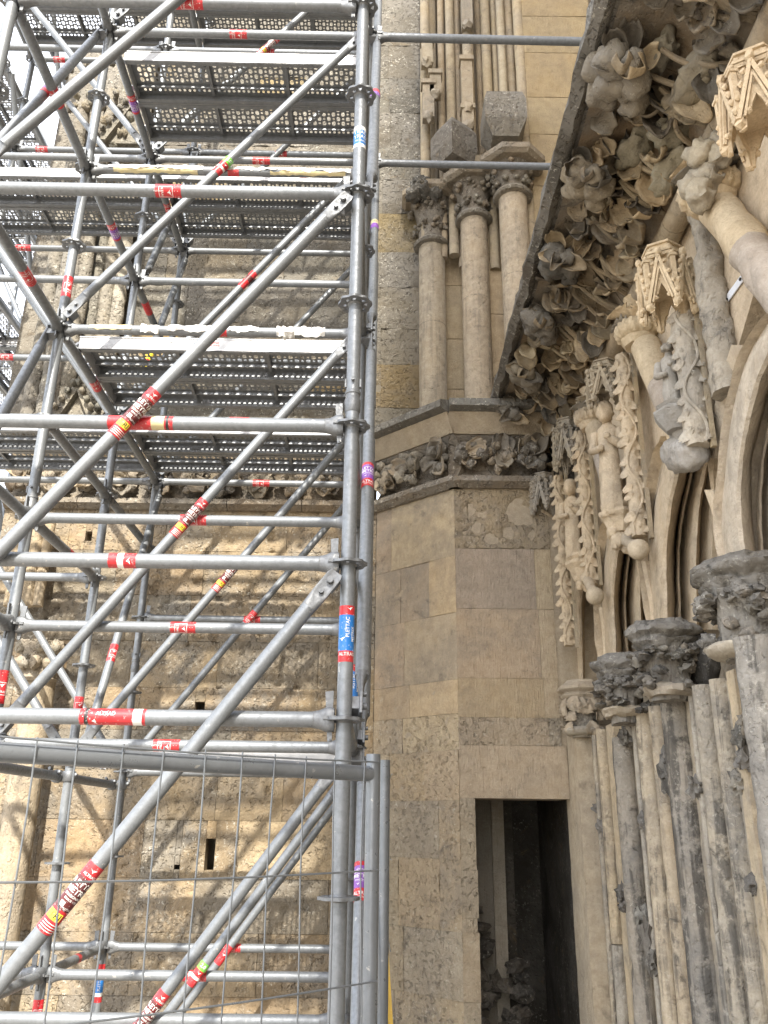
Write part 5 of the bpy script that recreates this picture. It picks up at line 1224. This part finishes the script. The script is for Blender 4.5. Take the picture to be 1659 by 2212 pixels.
# short stand-off bar between two transoms at the bottom left
# ---------------------------------------------------------------- decks
PL, PW, PH = 1.44, .315, .065
def plate_mesh():
    """perforated deck plate with rails; x along the deck, y across, top at z=0"""
    mb = MB(); nx, ny = 46, 7; cw = PL / nx; ch = (PW - .045) / ny; x0, y0 = -PL / 2, -PW / 2 + .0225
    def cell(cx, cy, hw, hh, seg=8):
        n = seg; o = len(mb.v); corner = []
        for k in range(n):
            a = 2 * PI * (k + .5) / n; mb.v.append((cx + hw * math.cos(a) * (1.05), cy + hh * math.copysign(abs(math.sin(a)) ** .6, math.sin(a)), 0))
        for k in range(n):
            a = 2 * PI * (k + .5) / n; c_, s_ = math.cos(a), math.sin(a); m = max(abs(c_), abs(s_)); c_, s_ = c_ / m, s_ / m
            mb.v.append((cx + c_ * cw / 2, cy + s_ * ch / 2, 0))
        for k in range(n):
            a, b = k, (k + 1) % n
            mb.f.append((o + a, o + n + a, o + n + b, o + b)); mb.m.append(0)
        for k in (0, 2, 4, 6):           # corners
            a = 2 * PI * (k + 1) / n
            pass
        for (sx, sy, k0, k1) in ((1, 1, 0, 1), (-1, 1, 2, 3), (-1, -1, 4, 5), (1, -1, 6, 7)):
            i = len(mb.v); mb.v.append((cx + sx * cw / 2, cy + sy * ch / 2, 0)); mb.f.append((o + n + k0, i, o + n + k1)); mb.m.append(0)
    for i in range(nx):
        for j in range(ny):
            cx, cy = x0 + (i + .5) * cw, y0 + (j + .5) * ch
            blank = i in (0, 15, 30, nx - 1)
            if blank or j == 5:
                mb.add([(cx - cw / 2, cy - ch / 2, 0), (cx + cw / 2, cy - ch / 2, 0), (cx + cw / 2, cy + ch / 2, 0), (cx - cw / 2, cy + ch / 2, 0)], [(0, 1, 2, 3)])
            elif j == 6: cell(cx, cy, .0085, .0095)
            elif (i + j) % 2: cell(cx, cy, .0118, ch * .47)
            else: cell(cx, cy, .0075, .0085)
    # edge strips, side rails, lips, ribs
    for sg in (-1, 1):
        ya, yb = sg * (PW / 2 - .0225), sg * PW / 2
        mb.box((0, (ya + yb) / 2, -.001), (PL / 2, 0, 0), (0, .01125, 0), (0, 0, .001)); mb.box((0, sg * (PW / 2 - .0012), -PH / 2 - .002), (PL / 2, 0, 0), (0, .0012, 0), (0, 0, PH / 2)); mb.box((0, sg * (PW / 2 - .013), -PH), (PL / 2, 0, 0), (0, .013, 0), (0, 0, .0012)); mb.box((0, sg * (PW / 2 - .0255), -PH + .008), (PL / 2, 0, 0), (0, .0012, 0), (0, 0, .008))
    ry = y0 + 5.5 * ch; mb.box((0, ry, -.012), (PL / 2, 0, 0), (0, .006, 0), (0, 0, .010))
    me = bpy.data.meshes.new('deck_plate'); me.from_pydata(mb.v, [], mb.f); me.materials.append(M['deck'])
    return me
def bars_mesh():
    mb = MB()
    for x in (0,): mb.box((x, 0, -.014), (.009, 0, 0), (0, PW / 2 - .028, 0), (0, 0, .010))
    me = bpy.data.meshes.new('stiffener'); me.from_pydata(mb.v, [], mb.f); me.materials.append(M['deck']); return me
def hook_mesh():
    mb = MB(); mb.box((.012, 0, -.032), (.003, 0, 0), (0, PW / 2 - .004, 0), (0, 0, .033))
    for y in (-.10, .10):
        mb.prism([(.012, y - .02, 0), (.045, y - .02, 0), (.068, y - .02, -.018), (.068, y - .02, -.045), (.058, y - .02, -.045), (.055, y - .02, -.022), (.04, y - .02, -.010), (.012, y - .02, -.012)], (0, .04, 0))
    mb.tube([(.03, -.04, -.05), (.055, -.04, -.085), (.055, .04, -.085)], .005, 6)
    me = bpy.data.meshes.new('deck_hook'); me.from_pydata(mb.v, [], mb.f); me.materials.append(M['alu']); return me
def edge_mesh():
    mb = MB(); mb.box((0, -PW / 2 - .0022, -PH / 2 + .004), (PL / 2 + .008, 0, 0), (0, .002, 0), (0, 0, PH / 2 + .002)); mb.box((0, -PW / 2 - .004, .005), (PL / 2 + .008, 0, 0), (0, .004, 0), (0, 0, .003))
    me = bpy.data.meshes.new('deck_edge'); me.from_pydata(mb.v, [], mb.f); me.materials.append(M['alu']); return me
PLATE, BARS, HOOK, EDGE = plate_mesh(), bars_mesh(), hook_mesh(), edge_mesh()
def deck(bayc, r, k, i, label, logo=False, dy0=.21):
    y = r + dy0 + PW / 2 + i * (PW + .012); c = (S(bayc - 1, 0, k) + S(bayc, 0, k)) / 2; c = S(bayc - .5, y, k, dz=.078)
    t = thing('scaffold_deck', label, 'scaffold deck', c, 'perforated steel decks lying on the scaffold'); t.rotation_euler = (0, 0, YAW)
    for nm, me, x, rz in (('deck_plate', PLATE, 0, 0), ('stiffener', BARS, -.24, 0), ('stiffener', BARS, .24, 0), ('deck_hook', HOOK, PL / 2 - .012, 0), ('deck_hook', HOOK, -PL / 2 + .012, PI), ('deck_edge', EDGE, 0, 0)):
        o = bpy.data.objects.new(nm, me); COL.objects.link(o); o.parent = t; o.location = (x, 0, 0); o.rotation_euler = (0, 0, rz); WL[o.name] = V((0, 0, 0))
        if nm == 'deck_edge': ed = o
    if logo:
        mb = MB(); mb.cur = 0
        mb.box((logo, -PW / 2 - .0046, -.024), (.024, 0, 0), (0, .0004, 0), (0, 0, .013))
        vs, fs = text_mesh('ALTRAD', .013); mb.cur = 1; mb.add([(logo + x, -PW / 2 - .0054, -.028 + y_) for x, y_ in vs], fs)
        vs, fs = text_mesh('PLETTAC METRIX  1,50 x 0,32 m', .014); mb.cur = 2; mb.add([(logo - .20 + x, -PW / 2 - .0052, -.018 + y_) for x, y_ in vs], fs)
        vs, fs = text_mesh('EN 12811 - class 6', .012); mb.add([(logo - .20 + x, -PW / 2 - .0052, -.034 + y_) for x, y_ in vs], fs)
        o = mb.build('maker_print', ['red', 'white', 'black'], None); o.parent = ed
for (bc, r, k, lab, lg, dy0) in [(0, 1, 9, 'of the highest pair seen whole, white edge above the first taped ledger', False, .21), (0, 1, 5, 'of the lower whole pair, white edge below the second taped ledger', -.02, .21),
                             (0, 2, 9, 'of the upper pair next to the wall, behind the first taped ledger', .28, .21), (0, 2, 5, 'of the lower pair next to the wall, just above the carved frieze', False, .21),
                             (-1, 2, 9, 'of the upper pair at the left, seen against the sky gap', False, .21), (-1, 2, 5, 'of the lower pair at the left, above the frieze', False, .21),
                             (0, 2, 13, 'of the topmost pair at the upper edge of the picture', False, .21), (-1, 2, 13, 'of the topmost pair in the upper left corner', False, .21), (0, 2, 1, 'of the eye level pair seen edge on behind the fence top rail', False, .12), ]:
    for i in range(2): deck(bc, r, k, i, ('outer plank ' if i == 0 else 'inner plank ') + lab, lg if i == 0 else False, dy0)
def turned_deck(x, y, z, label):
    t = thing('scaffold_deck', label, 'scaffold deck', (x, y, z), 'perforated steel decks lying on the scaffold'); t.rotation_euler = (0, 0, PI / 2)
    for nm, me, xx, rz in (('deck_plate', PLATE, 0, 0), ('stiffener', BARS, -.24, 0), ('stiffener', BARS, .24, 0), ('deck_hook', HOOK, PL / 2 - .012, 0), ('deck_hook', HOOK, -PL / 2 + .012, PI), ('deck_edge', EDGE, 0, 0)):
        o = bpy.data.objects.new(nm, me); COL.objects.link(o); o.parent = t; o.location = (xx, 0, 0); o.rotation_euler = (0, 0, rz); WL[o.name] = V((0, 0, 0))
WX = -3.42
for j, (k, nm) in enumerate(((13, 'upper'), (9, 'middle'), (5, 'lower'))):
    for i in range(3):
        for q in range(2):
            turned_deck(WX - .19 - i * .327, 6.42 + q * 1.5, SZ0 + .5 * k + .08, ['near', 'far'][q] + ' ' + ['right', 'centre', 'left'][i] + ' plank of the ' + nm + ' deck on the far left scaffold wing')
wing = thing('scaffold_wing', 'scaffold wing running back past the left end of the church wall against the sky', 'scaffolding', (WX, 6.4, GZ))
for x in (WX, WX - 1.05):
    for y in (5.67, 7.17, 8.67):
        mb = MB(); mb.tube([V((x, y, GZ)), V((x, y, 8.3))], R_T, 18); o = mb.build('post', 'galv', wing)
        for k in range(3, 17): link('rosette', ROS, o, mat=Matrix.Translation(V((x, y, SZ0 + .5 * k))))
for k in (3, 5, 7, 9, 11, 13, 15):
    for y in (5.67, 7.17):
        mb = MB(); mb.tube([V((WX, y + .09, SZ0 + .5 * k)), V((WX, y + 1.41, SZ0 + .5 * k))], R_T, 16); mb.build('ledger', 'galv', wing)
    for y in (5.67, 7.17, 8.67):
        mb = MB(); mb.tube([V((WX - .09, y, SZ0 + .5 * k)), V((WX - .96, y, SZ0 + .5 * k))], R_T, 16); mb.build('transom', 'galv', wing)
for k in (5, 9, 13):
    mb = MB(); mb.tube([V((WX + .05, 5.75, SZ0 + .5 * k + 1.95)), V((WX + .05, 7.1, SZ0 + .5 * k + .1))], R_T, 16); mb.build('brace', 'galv', wing)
    mb = MB(); mb.tube([V((WX - 1.0, 7.12, SZ0 + .5 * k + 1.95)), V((WX - .05, 7.12, SZ0 + .5 * k + .1))], R_T, 16); mb.build('brace', 'galv', wing)
for i in range(2): deck(0, 1, 13, i, ('outer' if i == 0 else 'inner') + ' plank of the unseen pair added above the picture edge for shade', False, .21)  # unseen planks overhead, added to cast more shade below

# ---------------------------------------------------------------- mobile site fence
random.seed(121)
FA, FB = atY(0, 1655, 1.80), atY(806, 1672, 2.42)
fu = (V((FB.x, FB.y, 0)) - V((FA.x, FA.y, 0))).normalized(); fn_ = V((fu.y, -fu.x, 0))
if fn_.y > 0: fn_ = -fn_
fence = thing('site_fence', 'wire mesh site fence panel with a thick grey top rail before the scaffold', 'fence', (FB.x, FB.y, GZ))
zr = FB.z
mb = MB(); A0 = FB - fu * 3.2; A0.z = zr; B0 = V((FB.x, FB.y, zr)); 
mb.tube([A0, B0 - fu * .012], .0205, 24); mb.build('top_rail', 'fence', fence)
mb = MB(); mb.tube([V((FB.x, FB.y, GZ + .05)), V((FB.x, FB.y, zr + .052))], .0195, 24); mb.build('fence_post', 'fence', fence)
mb = MB(); mb.tube([V((A0.x, A0.y, GZ + .05)), V((A0.x, A0.y, zr + .052))], .0195, 24); mb.build('fence_post', 'fence', fence)
mb = MB(); mb.tube([A0 + V((0, 0, GZ + .2 - zr)), B0 + V((0, 0, GZ + .2 - zr))], .0195, 20); mb.build('bottom_rail', 'fence', fence)
off = fn_ * .024
def on_fence(px, py):
    d = ray(px, py); n = fn_; t = (FB + off).dot(n) / d.dot(n); return d * t
for px in (-110, -20, 70, 168, 262, 354, 441, 521, 594, 663, 727, 788):
    p = on_fence(px, 1640); q = V((p.x, p.y, zr + .032)); pts = [q + V((0, 0, -(i / 12) * 1.75)) + fn_ * .004 * math.sin(i * 1.3 + px) + fu * .004 * math.sin(i * .8 + px * .1) for i in range(13)]
    mb = MB(); mb.tube(pts, .0021, 8); mb.build('wire', 'fence', fence)
zw1 = on_fence(806, 1880).z; zw2 = on_fence(806, 2120).z
for z in (zr + .030, zw1, zw2, zw2 - .25, zw2 - .5, zw2 - .75):
    pts = [A0 + fu * (3.2 * i / 16) + off * 1.15 + V((0, 0, z - zr)) + V((0, 0, -.008 * math.sin(i / 16 * PI * 3))) for i in range(17)]
    mb = MB(); mb.tube(pts, .0023, 8); mb.build('wire', 'fence', fence)
# return panel running back towards the doorway
RA = atY(832, 1642, 3.35); RB = V((RA.x * (RA.y + 1.6) / RA.y - .035, RA.y + 1.6, RA.z)); fence2 = thing('site_fence', 'second site fence panel seen edge on beside the scaffold corner', 'fence', (RA.x, RA.y, GZ))
for p in (RA, RB):
    mb = MB(); mb.tube([V((p.x, p.y, GZ + .05)), V((p.x, p.y, RA.z))], .0195, 22); mb.build('fence_post', 'fence', fence2)
for z in (RA.z - .05, GZ + .2):
    mb = MB(); mb.tube([V((RA.x, RA.y, z)), V((RB.x, RB.y, z))], .019, 18); mb.build('top_rail' if z > -1 else 'bottom_rail', 'fence', fence2)
for i in range(1, 10):
    p = RA.lerp(RB, i / 10); mb = MB(); mb.tube([V((p.x + .022, p.y, RA.z)), V((p.x + .022, p.y, GZ + .15))], .002, 6); mb.build('wire', 'fence', fence2)
for i in range(6):
    z = RA.z - .05 - i * .3; mb = MB(); mb.tube([V((RA.x + .026, RA.y, z)), V((RB.x + .026, RB.y, z))], .002, 6); mb.build('wire', 'fence', fence2)
# concrete feet
for nm, p in (('between the scaffold corner and the doorway', RA), ('under the near fence post', FB)):
    mb = MB(); mb.box((p.x, p.y, GZ + .07), (.11, 0, 0), (0, .30, 0), (0, 0, .07)); mb.box((p.x, p.y, GZ + .145), (.08, 0, 0), (0, .24, 0), (0, 0, .02)); o = mb.build('fence_foot', 'mortar', None, smooth=False, color=(.3, .3, .29, .3)); tag(o, 'grey concrete foot block ' + nm, 'fence foot')
# yellow board leaning behind the fence
a, b, c2 = atY(827, 2035, 4.3), atY(834, 2260, 4.2), atY(862, 2260, 4.2)
a.z += .1; d = V((.01, .03, 0)); mb = MB(); mb.prism([a, V((b.x - .06, b.y, GZ)), V((c2.x + .05, c2.y, GZ)), a + V((.015, 0, 0))], (0, .022, 0)); o = mb.build('yellow_board', 'board', None, smooth=False)
tag(o, 'worn yellow board leaning at the foot of the fence posts', 'board')

# ---------------------------------------------------------------- carved buttress and niche at the left end of the wall
random.seed(131)
but = thing('carved_buttress', 'weathered buttress with carved gablets and roll mouldings at the left end of the wall', 'buttress', (-2.9, 6.2, GZ))
for (px, Y, r, col, z0, z1) in [(98, 6.25, .07, (.25, .235, .2, .9), 3.05, 6.4), (124, 6.2, .055, (.28, .26, .22, .9), 3.05, 5.6), (143, 6.25, .05, (.24, .22, .19, .9), 3.05, 6.2), (165, 6.28, .06, (.30, .275, .225, .8), 3.05, 6.6), (196, 6.4, .05, (.27, .25, .2, .8), 3.05, 7), (222, 6.42, .06, (.33, .30, .24, .7), 3.05, 8), (248, 6.45, .06, (.36, .33, .27, .7), 3.05, 8)]:
    p = atY(px, 700, Y); drum_shaft(but, (p.x, p.y), r, z0, z1, jit(col, .1), 'rough', 14, .012, 'roll_moulding', .06)
for (px, py, Y, s_) in [(285, 250, 6.15, .30), (160, 880, 6.1, .28), (250, 880, 6.15, .26)]:
    c = atY(px, py, Y); mb = MB()
    for sg in (-1, 1): mb.prism([c + V((sg * s_, 0, -s_ * .9)), c + V((sg * s_ * .72, 0, -s_ * .95)), c + V((0, 0, s_ * .55)), c + V((0, 0, s_ * .95))], (0, .18, 0))
    mb.prism([c + V((-s_ * .7, .06, -s_ * .9)), c + V((s_ * .7, .06, -s_ * .9)), c + V((0, .06, s_ * .5))], (0, .3, 0))
    mb.build('gablet', 'rough', but, smooth=False, color=jit((.27, .25, .205, .9)))
    for q in range(14):
        t = q / 13; x = (t * 2 - 1); mb = MB(); mb.blob(c + V((x * s_ * .95, -.03, -s_ * .85 + (1 - abs(x)) * s_ * 1.75)), (.026, .03, .03), .6, 2, 1.3, seed=q); mb.build('crocket', 'rough', but, color=jit((.2, .185, .15, .9), .2), ang=80)
for q in range(26):
    c = atY(random.uniform(140, 300), random.uniform(130, 330), 6.2); mb = MB(); mb.blob(c, (random.uniform(.02, .045), .04, random.uniform(.03, .07)), .6, 2, 1.4, seed=q); mb.build('carved_sprig', 'rough', but, color=jit((.24, .215, .16, .9), .25), ang=80)
mb = MB(); mb.box((-2.88, 6.62, 5.2), (.32, 0, 0), (0, .22, 0), (0, 0, 2.2)); mb.build('buttress_core', 'rough', but, color=(.24, .22, .185, .9))
# niche shaft with a leafy capital, lower left
p = atY(52, 1700, 6.15); drum_shaft(but, (p.x, p.y), .11, GZ, atY(80, 1468, 6.15).z, (.40, .335, .24, .5), 'shaft', 24, .004, 'niche_shaft')
c = atY(80, 1468, 6.12)
mb = MB(); mb.lathe(c, [(.115, -.02), (.14, 0), (.12, .03), (.12, .12), (.17, .26)], 22); mb.build('niche_capital', 'rough', but, color=(.36, .31, .24, .6))
for k in range(14):
    a = PI + random.uniform(0, PI); d = V((math.cos(a), math.sin(a), 0)); mb = MB(); mb.blob(c + d * .15 + V((0, 0, random.choice((.1, .22)))), (.045, .04, .05), .5, 2, 1.2, seed=k); mb.build('capital_leaf', 'rough', but, color=jit((.38, .33, .25, .6), .15), ang=80)
for (px, r) in [(75, .05), (98, .04), (40, .05)]:
    p = atY(px, 1200, 6.22); drum_shaft(but, (p.x, p.y), r, atY(px, 1310, 6.22).z, atY(px, 1110, 6.22).z, (.45, .36, .24, .4), 'shaft', 14, .004, 'niche_moulding')
